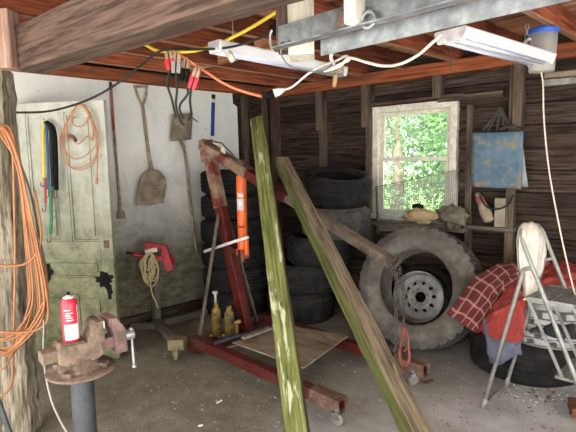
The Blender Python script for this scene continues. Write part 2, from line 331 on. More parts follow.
# ------------------------------------------------------------------ mesh builder
class MB:
    def __init__(s): s.v = []; s.f = []; s.sm = []
    def add(s, vs, fs, sm=False):
        b = len(s.v); s.v += [V(v) for v in vs]
        for f in fs: s.f.append([b + i for i in f]); s.sm.append(sm)
        return s
    def box(s, c, d, Rm=None):
        c = V(c); x, y, z = (q / 2 for q in d)
        vs = [V((a, b_, e)) for a in (-x, x) for b_ in (-y, y) for e in (-z, z)]
        if Rm is not None: vs = [Rm @ v for v in vs]
        return s.add([c + v for v in vs], [(0, 1, 3, 2), (4, 6, 7, 5), (0, 4, 5, 1), (2, 3, 7, 6), (0, 2, 6, 4), (1, 5, 7, 3)])
    def bar(s, p0, p1, w, h, up=(0, 0, 1), taper=1.0):
        p0, p1 = V(p0), V(p1); x = (p1 - p0).normalized(); up = V(up)
        y = up.cross(x)
        if y.length < 1e-4: y = V((0, 1, 0)).cross(x)
        y.normalize(); z = x.cross(y)
        vs = []
        for p, k in ((p0, 1), (p1, taper)):
            for a, b_ in ((-1, -1), (1, -1), (1, 1), (-1, 1)): vs.append(p + y * a * w / 2 * k + z * b_ * h / 2 * k)
        return s.add(vs, [(3, 2, 1, 0), (4, 5, 6, 7), (0, 1, 5, 4), (1, 2, 6, 5), (2, 3, 7, 6), (3, 0, 4, 7)])
    def tube(s, pts, r, n=8, closed=False, cap=True):
        pts = [V(p) for p in pts]; N = len(pts)
        rr = r if isinstance(r, (list, tuple)) else [r] * N
        b = len(s.v); prev = None
        for i, p in enumerate(pts):
            if closed: t = pts[(i + 1) % N] - pts[i - 1]
            else: t = pts[min(i + 1, N - 1)] - pts[max(i - 1, 0)]
            if t.length < 1e-9: t = V((0, 0, 1))
            t.normalize()
            if prev is None:
                a = t.orthogonal().normalized()
            else:
                a = prev - t * prev.dot(t)
                a = a.normalized() if a.length > 1e-6 else t.orthogonal().normalized()
            prev = a; c = t.cross(a)
            for k in range(n):
                an = 2 * math.pi * k / n
                s.v.append(p + (a * math.cos(an) + c * math.sin(an)) * rr[i])
        for i in range(N if closed else N - 1):
            j = (i + 1) % N
            for k in range(n):
                l = (k + 1) % n
                s.f.append([b + i * n + k, b + i * n + l, b + j * n + l, b + j * n + k]); s.sm.append(True)
        if cap and not closed:
            s.f.append([b + k for k in range(n)][::-1]); s.sm.append(False)
            s.f.append([b + (N - 1) * n + k for k in range(n)]); s.sm.append(False)
        return s
    def lathe(s, prof, Mx=None, n=32, closed=False, sm=True, mod=None):
        b = len(s.v); K = len(prof)
        for i in range(n):
            a = 2 * math.pi * i / n
            for k, (r, z) in enumerate(prof):
                if mod: r = mod(i, k, r)
                v = V((r * math.cos(a), r * math.sin(a), z))
                s.v.append(Mx @ v if Mx is not None else v)
        for i in range(n):
            j = (i + 1) % n
            for k in range(K if closed else K - 1):
                l = (k + 1) % K
                s.f.append([b + i * K + k, b + j * K + k, b + j * K + l, b + i * K + l]); s.sm.append(sm)
        if not closed:
            for k, fl in ((0, True), (K - 1, False)):
                if prof[k][0] > 1e-5:
                    q = [b + i * K + k for i in range(n)]
                    s.f.append(q[::-1] if fl else q); s.sm.append(False)
        return s
    def cyl(s, p0, p1, r0, r1=None, n=16):
        return s.tube([p0, p1], [r0, r0 if r1 is None else r1], n)
    def prism(s, pts, off):
        pts = [V(p) for p in pts]; off = V(off); N = len(pts)
        return s.add(pts + [p + off for p in pts], [list(range(N))[::-1], [N + i for i in range(N)]] + [(i, (i + 1) % N, N + (i + 1) % N, N + i) for i in range(N)])
    def grid(s, fn, nu, nv, sm=True):
        vs = [fn(i / nu, j / nv) for j in range(nv + 1) for i in range(nu + 1)]
        fs = [(j * (nu + 1) + i, j * (nu + 1) + i + 1, (j + 1) * (nu + 1) + i + 1, (j + 1) * (nu + 1) + i) for j in range(nv) for i in range(nu)]
        return s.add(vs, fs, sm)
    def build(s, name, mat, parent=None, origin=None, bevel=0, rot=None):
        og = V(origin) if origin is not None else (parent['_o'] if parent is not None and '_o' in parent else V((0, 0, 0)))
        og = V(og)
        me = bpy.data.meshes.new(name)
        me.from_pydata([v - og for v in s.v], [], s.f)
        me.polygons.foreach_set('use_smooth', s.sm)
        me.update()
        bm = bmesh.new(); bm.from_mesh(me); bmesh.ops.recalc_face_normals(bm, faces=bm.faces); bm.to_mesh(me); bm.free()
        o = bpy.data.objects.new(name, me); COL.objects.link(o)
        me.materials.append(mat if not isinstance(mat, str) else M[mat])
        if parent is not None:
            o.parent = parent
            if parent.type == 'MESH' and '_o' in parent: pass
        else:
            o.location = og
        o['_o'] = tuple(og)
        if bevel:
            bv = o.modifiers.new('edge', 'BEVEL'); bv.width = bevel; bv.segments = 2; bv.limit_method = 'ANGLE'; bv.angle_limit = R_(40)
        return o
def retag_faces(o, mat, test):
    o.data.materials.append(M[mat]); k = len(o.data.materials) - 1
    for p in o.data.polygons:
        if test(p): p.material_index = k
def tag(o, label=None, cat=None, group=None, kind=None):
    if label: o['label'] = label
    if cat: o['category'] = cat
    if group: o['group'] = group
    if kind: o['kind'] = kind
    return o
def thing(name, label, cat, loc=(0, 0, 0), group=None, kind=None):
    o = bpy.data.objects.new(name, None); COL.objects.link(o); o.location = V(loc); o['_o'] = tuple(loc); o.empty_display_size = .05
    return tag(o, label, cat, group, kind)
def dup(root, loc, rot=None, label=None):
    r = root.copy(); COL.objects.link(r); r.location = loc
    if rot is not None: r.rotation_euler = rot
    if label: r['label'] = label
    for ch in list(root.children):
        c = ch.copy(); COL.objects.link(c); c.parent = r
        for g in list(ch.children):
            d = g.copy(); COL.objects.link(d); d.parent = c
    return r
def spline(pts, n=8, closed=False):
    pts = [V(p) for p in pts]; N = len(pts); out = []
    for i in range(N if closed else N - 1):
        g = lambda k: pts[k % N] if closed else pts[max(0, min(N - 1, k))]
        a, b, c, d = g(i - 1), g(i), g(i + 1), g(i + 2)
        for j in range(n):
            t = j / n
            out.append(.5 * (2 * b + (c - a) * t + (2 * a - 5 * b + 4 * c - d) * t * t + (3 * b - a - 3 * c + d) * t ** 3))
    if not closed: out.append(pts[-1])
    return out
def timber(name, p0, p1, w, h, mat, up=(0, 0, 1), parent=None, rough=.002, nl=10, bevel=.004, seed=0, side=None):
    """one sawn board: local X runs along it"""
    p0, p1 = V(p0), V(p1); L = (p1 - p0).length; x = (p1 - p0).normalized()
    y = V(up).cross(x)
    if y.length < 1e-4: y = V((0, 1, 0)).cross(x)
    y.normalize(); z = x.cross(y)
    rnd = random.Random(hash((round(p0.x, 2), round(p0.y, 2), round(p0.z, 2), seed)) & 0xffff)
    vs, fs = [], []
    off = rnd.random() * 40
    for i in range(nl + 1):
        for a, b in ((-1, -1), (1, -1), (1, 1), (-1, 1)):
            k = V((off + i * .7, a * 3.1, b * 2.3))
            nz = noise.noise_vector(k) * rough
            vs.append(V((L * i / nl - L / 2, a * w / 2 + nz.x, b * h / 2 + nz.y)))
    for i in range(nl):
        for k in range(4):
            l = (k + 1) % 4
            fs.append((i * 4 + k, i * 4 + l, i * 4 + 4 + l, i * 4 + 4 + k))
    fs += [(3, 2, 1, 0), tuple(nl * 4 + k for k in range(4))]
    me = bpy.data.meshes.new(name); me.from_pydata(vs, [], fs); me.update()
    bm = bmesh.new(); bm.from_mesh(me); bmesh.ops.recalc_face_normals(bm, faces=bm.faces); bm.to_mesh(me); bm.free()
    o = bpy.data.objects.new(name, me); COL.objects.link(o); me.materials.append(M[mat])
    if side:
        me.materials.append(M[side])
        for p in me.polygons:
            if abs(p.normal.z if side == 'edge' else p.normal.y) > .8: p.material_index = 1
    mw = Matrix((x, y, z)).transposed().to_4x4(); mw.translation = (p0 + p1) / 2
    if parent is not None:
        o.parent = parent; mw.translation -= V(parent['_o'])
    o.matrix_local = mw if parent is not None else o.matrix_local
    if parent is None: o.matrix_world = mw
    if bevel:
        bv = o.modifiers.new('edge', 'BEVEL'); bv.width = bevel; bv.segments = 1; bv.limit_method = 'ANGLE'; bv.angle_limit = R_(50)
    return o
def solid(o, th, off=0):
    s = o.modifiers.new('thick', 'SOLIDIFY'); s.thickness = th; s.offset = off; return o
def subs(o, n=1):
    s = o.modifiers.new('smooth', 'SUBSURF'); s.levels = n; s.render_levels = n; return o
def frame(x, z=(0, 0, 1), o=(0, 0, 0)):
    x = V(x).normalized(); z = V(z); y = z.cross(x).normalized(); z = x.cross(y)
    mm = Matrix((x, y, z)).transposed().to_4x4(); mm.translation = V(o); return mm
def alignz(z, o=(0, 0, 0)):
    z = V(z).normalized(); x = z.orthogonal().normalized(); y = z.cross(x)
    mm = Matrix((x, y, z)).transposed().to_4x4(); mm.translation = V(o); return mm

# ------------------------------------------------------------------ light and sky
w = bpy.data.worlds.new('sky'); sc.world = w; w.use_nodes = True
bg = w.node_tree.nodes['Background']
sky = w.node_tree.nodes.new('ShaderNodeTexSky'); sky.sky_type = 'HOSEK_WILKIE'; sky.turbidity = 6; sky.ground_albedo = .4
sky.sun_direction = V((-.5, -.45, .75)).normalized()
mxn = w.node_tree.nodes.new('ShaderNodeMix'); mxn.data_type = 'RGBA'; mxn.inputs[0].default_value = .85
w.node_tree.links.new(sky.outputs[0], mxn.inputs[6]); mxn.inputs[7].default_value = (1.0, .985, .95, 1)
w.node_tree.links.new(mxn.outputs[2], bg.inputs[0]); bg.inputs[1].default_value = 3.2
sd = bpy.data.lights.new('sun', 'SUN'); sd.energy = 13; sd.angle = R_(6); sd.color = (1, .96, .88)
so = bpy.data.objects.new('sun', sd); COL.objects.link(so); so.rotation_euler = V((.28, -.56, .80)).to_track_quat('Z', 'Y').to_euler()
sc.view_settings.view_transform = 'Standard'; sc.view_settings.look = 'None'; sc.view_settings.gamma = 1
sc.view_settings.use_curve_mapping = False
sc.view_settings.exposure = 1.05

# ------------------------------------------------------------------ the setting
ZJ = BU(392, 82)[1] + .075           # underside of the ceiling joists
def struct(name, mb, mat, parent=None, **k):
    o = mb.build(name, mat, parent, **k)
    if parent is None: o['kind'] = 'structure'
    return o
fl = MB(); fl.box((-1.0, 1.75, -.06), (7.2, 5.7, .12)); floor = struct('floor', fl, 'floor')
dr = MB(); dr.box((-1, -8.1, -.09), (16, 13.95, .12)); struct('driveway', dr, 'concretedrive')
lw = MB(); lw.box((0, 24.5, -.16), (60, 40, .12)); struct('lawn', lw, 'lawn')
# left wall: dark boards with an old whitewashed panel nailed over them
wl = MB()
z = 0.0
while z < 2.75:
    wl.box((LX - .035, 1.6, z + .0925), (.04, 5.0, .18)); z += .185
wl.box((LX - .075, 1.6, 1.37), (.03, 5.0, 2.76))
wall_left = struct('wall_left', wl, 'siding')
e1 = PL(232, 95); e2 = PL(237, 104); zt = 2.36
pts = [(LX - .014, -.88, .03), (LX - .014, e2.y + .02, .03), (LX - .014, e2.y, e2.z - .03), (LX - .014, e1.y + .01, e2.z), (LX - .014, e1.y, zt), (LX - .014, -.88, zt)]
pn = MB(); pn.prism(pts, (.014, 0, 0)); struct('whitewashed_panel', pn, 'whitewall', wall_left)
plate = timber('wall_plate', (LX + .045, -.85, 2.29 + .05), (LX + .045, 3.9, 2.30 + .05), .09, .10, 'header', parent=wall_left)
timber('sill_board', (LX + .03, -.85, .05), (LX + .03, 3.9, .05), .05, .10, 'stud', parent=wall_left)
for y_ in (3.55, 3.86): timber('stud', (LX + .03, y_, .1), (LX + .03, y_, 2.29), .05, .08, 'stud', up=(1, 0, 0), parent=wall_left)
# back wall: horizontal boards with a window hole
uL = BU(375, 150)[0]; uR = BU(458, 150)[0]; zT = BU(415, 106)[1]; zB = BU(415, 212)[1]
wb = MB()
def wbox(mb, u0, u1, z0, z1, o0, o1):
    c = [BW(u, zz, oo) for u in (u0, u1) for zz in (z0, z1) for oo in (o0, o1)]
    mb.add(c, [(0, 1, 3, 2), (4, 6, 7, 5), (0, 4, 5, 1), (2, 3, 7, 6), (0, 2, 6, 4), (1, 5, 7, 3)])
z = 0.0; k = 0
rb = random.Random(3)
while z < 2.8:
    hb = .165 + rb.random() * .03
    z1 = z + hb - .013
    spans = [(-.02, 6.8)]
    if z1 > zB and z < zT:
        spans = [(-.02, uL), (uR, 6.8)]
        if z < zB: wbox(wb, uL, uR, z, zB, -.03, -.008)
        if z1 > zT: wbox(wb, uL, uR, zT, z1, -.03, -.008)
    for a, b_ in spans:
        jn = a + (b_ - a) * rb.uniform(.35, .7)
        for q0, q1 in ((a, jn - .002), (jn + .002, b_)):
            t_ = rb.uniform(0, .008)
            wbox(wb, q0, q1, z, z1, -.03, -.008 + t_)
    z += hb
for (q0, q1, z0, z1) in ((-.02, uL, -.02, 2.8), (uR, 6.8, -.02, 2.8), (uL, uR, -.02, zB), (uL, uR, zT, 2.8)): wbox(wb, q0, q1, z0, z1, -.06, -.032)
wall_back = struct('wall_back', wb, 'siding')
def wstud(px, py, z0, z1, w_=.05, d=.09, mat='stud', name='stud'):
    u = hit(px, py, WO + WN * d, WN); u = (u - WO).dot(WU)
    return timber(name, BW(u, z0, d / 2), BW(u, z1, d / 2), w_, d, mat, up=WN, parent=wall_back)
ZH = ZJ - .075
for px, py, w_, d in ((273, 140, .09, .09), (321, 150, .055, .085), (368, 150, .06, .085), (512, 120, .06, .09), (469, 150, .055, .05)):
    wstud(px, py, .02, ZH if px != 469 else 2.0, w_, d, 'beam' if px == 273 else 'stud')
for px, py, z0 in ((318, 110, BU(318, 131)[1]), (364, 108, BU(364, 128)[1]), (436, 85, BU(436, 99)[1]), (517, 100, BU(519, 128)[1])):
    wstud(px, py, z0, ZH, .075, .10, 'stud', 'stud_block')
hd = timber('header_beam', BW(-.02, ZH + .045, .055), BW(6.6, ZH + .045, .055), .10, .11, 'header', parent=wall_back, nl=24)
a_ = BU(440, 97); b2 = BU(505, 89)
timber('cross_board', BW(a_[0], a_[1] - .03, .03), BW(b2[0], a_[1] - .03, .03), .05, .05, 'stud', parent=wall_back)
a_ = BU(381, 105)
timber('window_header_board', BW(uL - .06, zT + .045, .035), BW(uR + .05, zT + .05, .035), .06, .03, 'beam', parent=wall_back)
a_ = hit(463, 227, WO + WN * .1, WN); ua = (a_ - WO).dot(WU); ub = (hit(513, 227, WO + WN * .1, WN) - WO).dot(WU)
shelf_z = a_.z
timber('ledge_board', BW(ua, shelf_z, .05), BW(ub, shelf_z, .05), .10, .035, 'ledge', parent=wall_back)
uq = (hit(506, 260, WO + WN * .08, WN) - WO).dot(WU)
timber('stud_block', BW(uq, .02, .04), BW(uq, shelf_z - .02, .04), .05, .07, 'stud', up=WN, parent=wall_back)
timber('ledge_board', BW(uL - .04, zB - .12, .07), BW(uR + .12, zB - .12, .07), .14, .04, 'ledge', parent=wall_back)
# window
win = thing('window_1', None, None, BW((uL + uR) / 2, zB, 0)); win['kind'] = 'structure'
wf = MB(); T = .06
wbox(wf, uL - .005, uL + T, zB - .06, zT + .02, -.03, .05); wbox(wf, uR - T, uR + .005, zB - .06, zT + .02, -.03, .05)
wbox(wf, uL + T, uR - T, zT - T * .7, zT + .02, -.03, .05)
wbox(wf, uL + T, uL + T + .012, zB, zT - T * .7, -.02, .02); wbox(wf, uR - T - .012, uR - T, zB, zT - T * .7, -.02, .02)
wf.build('window_frame', 'winwood', win, bevel=.004)
wsl = MB(); wbox(wsl, uL - .03, uR + .03, zB - .08, zB - .03, -.06, .085); wsl.build('window_sill', 'winwood', win, bevel=.004)
zm = BU(415, 159)[1]
for nm, z0, z1, o_ in (('sash', zB - .03, zm + .018, .012), ('sash', zm - .018, zT - T * .7, -.014)):
    sa = MB(); i0, i1 = uL + T + .012, uR - T - .012; q = .035
    wbox(sa, i0, i0 + q, z0, z1, o_ - .012, o_ + .012); wbox(sa, i1 - q, i1, z0, z1, o_ - .012, o_ + .012)
    wbox(sa, i0 + q, i1 - q, z0, z0 + (.05 if o_ > 0 else .036), o_ - .012, o_ + .012); wbox(sa, i0 + q, i1 - q, z1 - .036, z1, o_ - .012, o_ + .012)
    s_ = sa.build(nm, 'winwood', win, bevel=.002)
    gp = MB(); wbox(gp, i0 + q - .004, i1 - q + .004, z0 + .03, z1 - .03, o_ - .002, o_ + .002); gp.build('pane', 'glass', s_)
lk = MB(); um = (uL + uR) / 2; wbox(lk, um - .025, um + .025, zm + .018, zm + .03, .0, .03); lk.build('sash_lock', 'steel', win, bevel=.002)
# ceiling: boards over joists
cl = MB(); y = -1.4; rb = random.Random(5)
while y < 4.6:
    cl.box((-1.0, y + .07, ZJ + .155 + rb.random() * .004), (7.0, .138, .02)); y += .142
cl.box((-1.0, 1.6, ZJ + .185), (7.0, 6.2, .03))
ceiling = struct('ceiling', cl, 'roofboard')
for i in range(13):
    x = -3.86 + i * .47
    timber('joist', (x, -1.35, ZJ + .07), (x, 3.95 + .07 * (x - LX), ZJ + .07), .048, .14, 'joist', parent=ceiling, nl=16, rough=.004, side='edge')
for i, x in enumerate((-3.62, -3.16, -2.69, -2.21, -1.74)):
    timber('bridging', (x - .2, 2.55, ZJ + .07), (x + .2, 2.55, ZJ + .07), .04, .11, 'roofboard', parent=ceiling)
# remaining walls (out of frame) with the big doorway the daylight enters by
wr = MB(); wr.box((2.45, 3.75, 1.3), (.1, 1.1, 2.75)); wr.box((2.45, 1.2, 2.52), (.1, 4.2, .3)); struct('wall_right', wr, 'plainwall')
wfm = MB(); wfm.box((-3.95, -.95, 1.3), (.75, .1, 2.75)); wfm.box((2.15, -.95, 1.3), (.5, .1, 2.75)); wfm.box((-.85, -.95, 2.5), (5.5, .1, .3)); struct('wall_front', wfm, 'plainwall')
# big beam and its post
B0 = PD(16, 70.2, 2.62); B1 = PZ(144, 29, B0.z); bd = (B1 - B0).normalized()
hz = V((bd.x, bd.y, 0)).normalized(); nrm = V((hz.y, -hz.x, 0))
BH, BT = .222, .16
bc = B0 + nrm * -BT / 2 + V((0, 0, BH / 2))
bm_ = timber('trim_1', bc - hz * .03, bc + hz * 2.9, BT, BH, 'beam', rough=.005, nl=24, bevel=.006)
tag(bm_, 'thick weathered wooden beam crossing the ceiling from the rough post', 'beam', kind='structure')
PB0 = PD(16, 70, 2.62)
pc = PD(9, 250, 2.66)
ptop = PD(2, 70, 2.66)
post = timber('trim_2', V((pc.x - .02, pc.y - .0, 0)), V((pc.x - .02, pc.y, B0.z + .02)), .17, .15, 'post', up=V((.6, -.75, 0)), rough=.018, nl=40, bevel=.02)
tag(post, 'rough old whitewashed wooden post with hanging orange cords', 'post', kind='structure')
q = PD(6, 60, 2.60)
pb_ = timber('trim_3', V((q.x, q.y, B0.z + .0)), V((q.x, q.y, ZJ)), .12, .09, 'redblock', up=V((.6, -.75, 0)), nl=4)
tag(pb_, 'short reddish wood block on top of the rough post', 'block', kind='structure')
# door swung in off the left wall
D0 = V((LX + .06, 1.19, 0)); D1 = PZ(121, 357, 0.02); dv = V((D1.x - D0.x, D1.y - D0.y, 0)); DW = dv.length; dx = dv.normalized(); dn = V((dx.y, -dx.x, 0))
DH = PD(104, 100, D1.dot(FH)).z
dm = Matrix((dx, -dn, V((0, 0, 1)))).transposed().to_4x4(); dm.translation = D0
def dbox(mb, u0, u1, z0, z1, y0, y1):
    mb.box(dm @ V(((u0 + u1) / 2, (y0 + y1) / 2, (z0 + z1) / 2)), (u1 - u0, y1 - y0, z1 - z0), dm.to_3x3())
def DU(px, py):
    p = hit(px, py, D0, dn); return (p - D0).dot(dx), p.z
door = MB()
zb1 = DU(80, 341)[1]; zb2 = DU(80, 293)[1]; zb3 = DU(80, 277)[1]; zb4 = DU(80, 258)[1]; zb5 = DU(80, 241)[1]; zb6 = DU(80, 112)[1]
c0, c1 = DW * .44, DW * .56; st = .105; y0, y1 = -.02, .02
for a, b_ in ((0, st), (DW - st, DW)): dbox(door, a, b_, .015, DH, y0, y1)
for a, b_ in ((.015, zb1), (zb2, zb3), (zb4, zb5), (zb6, DH)): dbox(door, st, DW - st, a, b_, y0, y1)
dbox(door, c0, c1, zb1, zb2, y0, y1); dbox(door, c0, c1, zb5, zb6, y0, y1)
dob = struct('door_1', door, 'door', origin=D0, bevel=.004)
tag(dob, 'peeling white panel door swung in against the whitewashed wall', 'door')
for a, b_, z0, z1 in ((st, c0, zb1, zb2), (c1, DW - st, zb1, zb2), (st, DW - st, zb3, zb4), (st, c0, zb5, zb6), (c1, DW - st, zb5, zb6)):
    p_ = MB(); dbox(p_, a - .005, b_ + .005, z0 - .005, z1 + .005, .004, .014)
    dbox(p_, a + .045, b_ - .045, z0 + .04, z1 - .04, -.008, .006)
    for (e0, e1, f0, f1) in ((a, a + .014, z0, z1), (b_ - .014, b_, z0, z1), (a, b_, z0, z0 + .014), (a, b_, z1 - .014, z1)): dbox(p_, e0, e1, f0, f1, -.012, .006)
    p_.build('door_panel', 'door', dob, origin=D0, bevel=.003)
# sooty black paint round the lock and at the hinge side
def blot(u, z, ru, rz, name, seed):
    mb = MB(); rr = random.Random(seed); n = 22; top = []
    for i in range(n):
        a = 2 * math.pi * i / n; k = 1 + rr.uniform(-.35, .25)
        top.append(dm @ V((u + math.cos(a) * ru * k, -.0205, z + math.sin(a) * rz * k)))
    mb.prism(top, dn * .003)
    return mb.build(name, 'black', dob, origin=D0)
u_, z_ = DU(106, 279); blot(min(u_, DW - .065), z_, .075, .065, 'black_lock_stain', 1)
u_, z_ = DU(111, 289); blot(min(u_, DW - .03), z_, .028, .07, 'black_drip', 4)
u_, z_ = DU(50, 272); blot(u_, z_, .035, .07, 'black_lock_stain', 2)
lp = MB(); u_, z_ = DU(116, 244); dbox(lp, DW - .07, DW - .03, z_ - .03, z_ + .03, -.03, -.02); lp.build('latch_plate', 'rust', dob, origin=D0, bevel=.003)
# frame board above the door hinge side
timber('trim_4', (LX + .015, 1.02, 0), (LX + .015, 1.02, 2.28), .09, .03, 'door', up=(1, 0, 0))['kind'] = 'structure'
# hanger post and galvanised track
S0 = PD(279, 49, 2.0); S1 = PZ(560, -23, S0.z); sv = (S1 - S0).normalized(); sn = V((sv.y, -sv.x, 0)).normalized()
h0 = PD(302, 58, 2.10)
hp = timber('hanger_post', h0 + V((0, 0, -.0)), V((h0.x, h0.y, ZJ + .10)), .105, .16, 'whitepost', up=V((.66, -.75, 0)), nl=6)
tag(hp, 'short white painted wood hanger post holding the galvanised track', 'post')
h1 = PD(283.5, 45, 2.085)
h2 = timber('hanger_board', V((h1.x, h1.y, h1.z - .03)), V((h1.x, h1.y, ZJ + .10)), .05, .10, 'beam', up=V((.66, -.75, 0)), nl=6)
tag(h2, 'brown weathered board nailed along the white hanger post', 'board')
tr = thing('door_track', 'galvanised steel angle track hanging across under the joists', 'track', S0)
ta = MB(); ta.bar(S0 + V((0, 0, .045)), S0 + sv * 2.2 + V((0, 0, .045)), .006, .085); ta.bar(S0 + sn * .02 + V((0, 0, .0)), S0 + sv * 2.2 + sn * .02, .045, .006)
ta.build('angle_bar', 'galv', tr, bevel=.001)
tb = MB(); k0 = S0 + sv * .18 - sn * .05 + V((0, 0, -.02)); tb.bar(k0, k0 + sv * 2.0, .006, .06); tb.bar(k0 + V((0, 0, .028)) - sn * .02, k0 + sv * 2.0 + V((0, 0, .028)) - sn * .02, .04, .005)
tb.build('rear_channel', 'galv', tr, bevel=.001)
for px, py in ((284, 45), (291, 43.5)):
    bt = MB(); c = hit(px, py, S0, sn); bt.cyl(c, c + sn * .014, .011, .011, 8); bt.build('bolt', 'rust', tr, bevel=.001)
bk = thing('track_bracket', 'rusty cast bracket gripping the galvanised track', 'bracket', PD(360, 10, 2.0))
c = hit(361, 14, S0, sn) + sn * .035
bb = MB(); bb.bar(c + V((0, 0, .16)), c + V((0, 0, -.045)), .075, .045, up=sv); bb.build('bracket_arm', 'rag', bk, bevel=.012)
bb = MB(); c2 = hit(354, 19, S0, sn) + sn * .03; bb.bar(c2 + V((0, 0, .02)), c2 + V((0, 0, -.03)) - sv * .02, .06, .04, up=sv); bb.build('bracket_foot', 'rust', bk, bevel=.01)
bb = MB(); c3 = hit(372, 21, S0, sn) + sn * .02; bb.tube([c3 + V((math.cos(a) * .001, 0, 0)) + (sv * math.cos(a) + V((0, 0, 1)) * math.sin(a)) * .026 for a in [i * math.pi / 8 for i in range(16)]], .007, 6, True); bb.build('bracket_ring', 'galv', bk)
bb = MB(); bb.bar(c + V((0, 0, .14)) - sv * .12, c + V((0, 0, .15)) + sv * .35, .06, .06); bb.build('bracket_rail', 'rust', bk, bevel=.012)
# foliage outside the window
def tree(x, y, h, r, n, mat, seed, label):
    rr = random.Random(seed)
    t_ = thing('tree', label, 'tree', (x, y, -.1), 'trees outside the window')
    tk = MB(); tk.tube(spline([(x, y, -.1), (x + .1, y, h * .3), (x - .05, y + .1, h * .6), (x, y, h * .9)], 5), [.14 - .007 * i for i in range(16)], 8); tk.build('trunk', 'bark', t_)
    cr = MB()
    for i in range(n):
        while True:
            d = V((rr.uniform(-1, 1), rr.uniform(-1, 1), rr.uniform(-1, 1)))
            if .25 < d.length < 1: break
        nz = noise.noise(d * 2.6 + V((seed, 0, 0)))
        if nz < -.12: continue
        p = V((x + d.x * r, y + d.y * r, h * .62 + d.z * h * .52))
        if p.z < .1: continue
        s_ = rr.uniform(.03, .065); a = V((rr.uniform(-1, 1), rr.uniform(-1, 1), rr.uniform(-1, 1))).normalized(); b_ = a.orthogonal().normalized()
        cr.add([p - a * s_, p + b_ * s_ * .5, p + a * s_, p - b_ * s_ * .5], [(0, 1, 2, 3)])
    cr.build('crown', mat, t_)
tree(-4.9, 7.6, 3.9, 1.35, 9500, 'leaf2', 1, 'leafy green tree seen through the window panes')
tree(-3.2, 7.4, 3.4, 1.15, 8000, 'leaf', 2, 'leafy green tree seen through the window panes')
tree(-4.3, 9.6, 5.2, 2.2, 15000, 'leaf', 3, 'leafy green tree seen through the window panes')
tree(-6.6, 9.3, 4.6, 1.8, 8000, 'leaf2', 4, 'leafy green tree seen through the window panes')
# ------------------------------------------------------------------ tyres
def tyre_mesh(mb, R, r, w_, Mx, n=96, blocks=True, chunky=False):
    h = w_ / 2; g = .010
    prof = [(r + .012, -h * .62), (r, -h * .70), (r + .012, -h * .80), (r + (R - r) * .35, -h * .97), (r + (R - r) * .6, -h), (R - .05 * (R / .35), -h * .93), (R - .022, -h * .84), (R - .006, -h * .76)]
    gr = [-.46, -.16, .16, .46]
    for q in gr: prof += [(R, h * (q - .09)), (R, h * (q - .045)), (R - g, h * (q - .03)), (R - g, h * (q + .03)), (R, h * (q + .045)), (R, h * (q + .09))]
    prof += [(R - .006, h * .76), (R - .022, h * .84), (R - .05 * (R / .35), h * .93), (r + (R - r) * .6, h), (r + (R - r) * .35, h * .97), (r + .012, h * .80), (r, h * .70), (r + .012, h * .62)]
    prof += [(r + (R - r) * .55, h * .82), (R - .035, h * .62), (R - .022, 0), (R - .035, -h * .62), (r + (R - r) * .55, -h * .82)]
    nt_ = len(prof)
    dep = .032 if chunky else .008
    def mod(i, k, rr):
        if not blocks or k < 6 or k > 35: return rr
        ph = (i + (k // 3) * (2 if chunky else 1)) % (6 if chunky else 4)
        if ph == 0 and rr > R - .03: return rr - dep
        return rr
    mb.lathe(prof, Mx, n, True, True, mod)
def tyre(name, label, c, R, r, w_, axis=(0, 0, 1), mat='rubber', group=None, n=96, spin=0, chunky=False, tread=None, ribs=False):
    mb = MB(); Mx = alignz(axis, c) @ Matrix.Rotation(spin, 4, 'Z')
    tyre_mesh(mb, R, r, w_, Mx, n, True, chunky)
    o = mb.build(name, mat, None, origin=c)
    if tread:
        az = V(axis).normalized()
        retag_faces(o, tread, lambda p: abs(p.normal.dot(az)) < .75 and (p.center - az * p.center.dot(az)).length > R - .06)
    return tag(o, label, 'tyre', group)
# stack in the corner (six) and the leaning stack beside it (five)
rt = random.Random(11)
NAMES = ['bottom', 'second', 'third', 'fourth', 'fifth', 'top']
WID = .245
for i in range(6):
    c = V((-3.895 + rt.uniform(-.02, .02), 3.07 + rt.uniform(-.02, .03), WID / 2 + i * (WID + .001)))
    pos = {0: 'lowest black tyre in the dark corner stack behind the red hoist mast', 1: 'second tyre up in the dark corner stack behind the hoist mast', 2: 'third tyre up in the dark corner stack behind the hoist mast',
           3: 'fourth tyre up in the dark corner stack behind the orange ram', 4: 'fifth tyre up in the dark corner stack behind the orange ram', 5: 'topmost tyre of the dark corner stack behind the hoist boom'}[i]
    tyre('car_tyre', pos, c, .335, .20, WID, mat='rubber', group='stacked tyres in the corner', spin=rt.random() * 6)
px5 = [(299, 4.72), (305, 4.72), (320, 4.64), (336, 4.52), (337, 4.50)]
lab5 = ['bottom tyre of the leaning stack left of the window, dusty highlights on its sidewall', 'second tyre up in the leaning stack, half hidden by the weathered timber', 'middle tyre of the leaning stack behind the weathered timber',
        'dusty brown tyre directly under the topmost one beside the window', 'black tyre lying tilted on top of the stack left of the window']
W5 = .278; zc = 0
for i, (px, D) in enumerate(px5):
    c = PD(px, 200, D); c.z = W5 / 2 + i * (W5 + .002)
    ax = V((0, 0, 1))
    if i == 4: ax = V((.19, -.10, 1)); c.z += .05
    lim = 3.93 + .07 * (c.x - LX) - .345
    if c.y > lim: c.y = lim
    R5 = .34 if i < 1 else .325
    tyre('car_tyre', lab5[i], c, R5, .215, W5 if i < 4 else .25, ax, 'treaddark' if i in (3,) else 'rubber', 'tyres in the leaning stack beside the window', spin=rt.random() * 6)
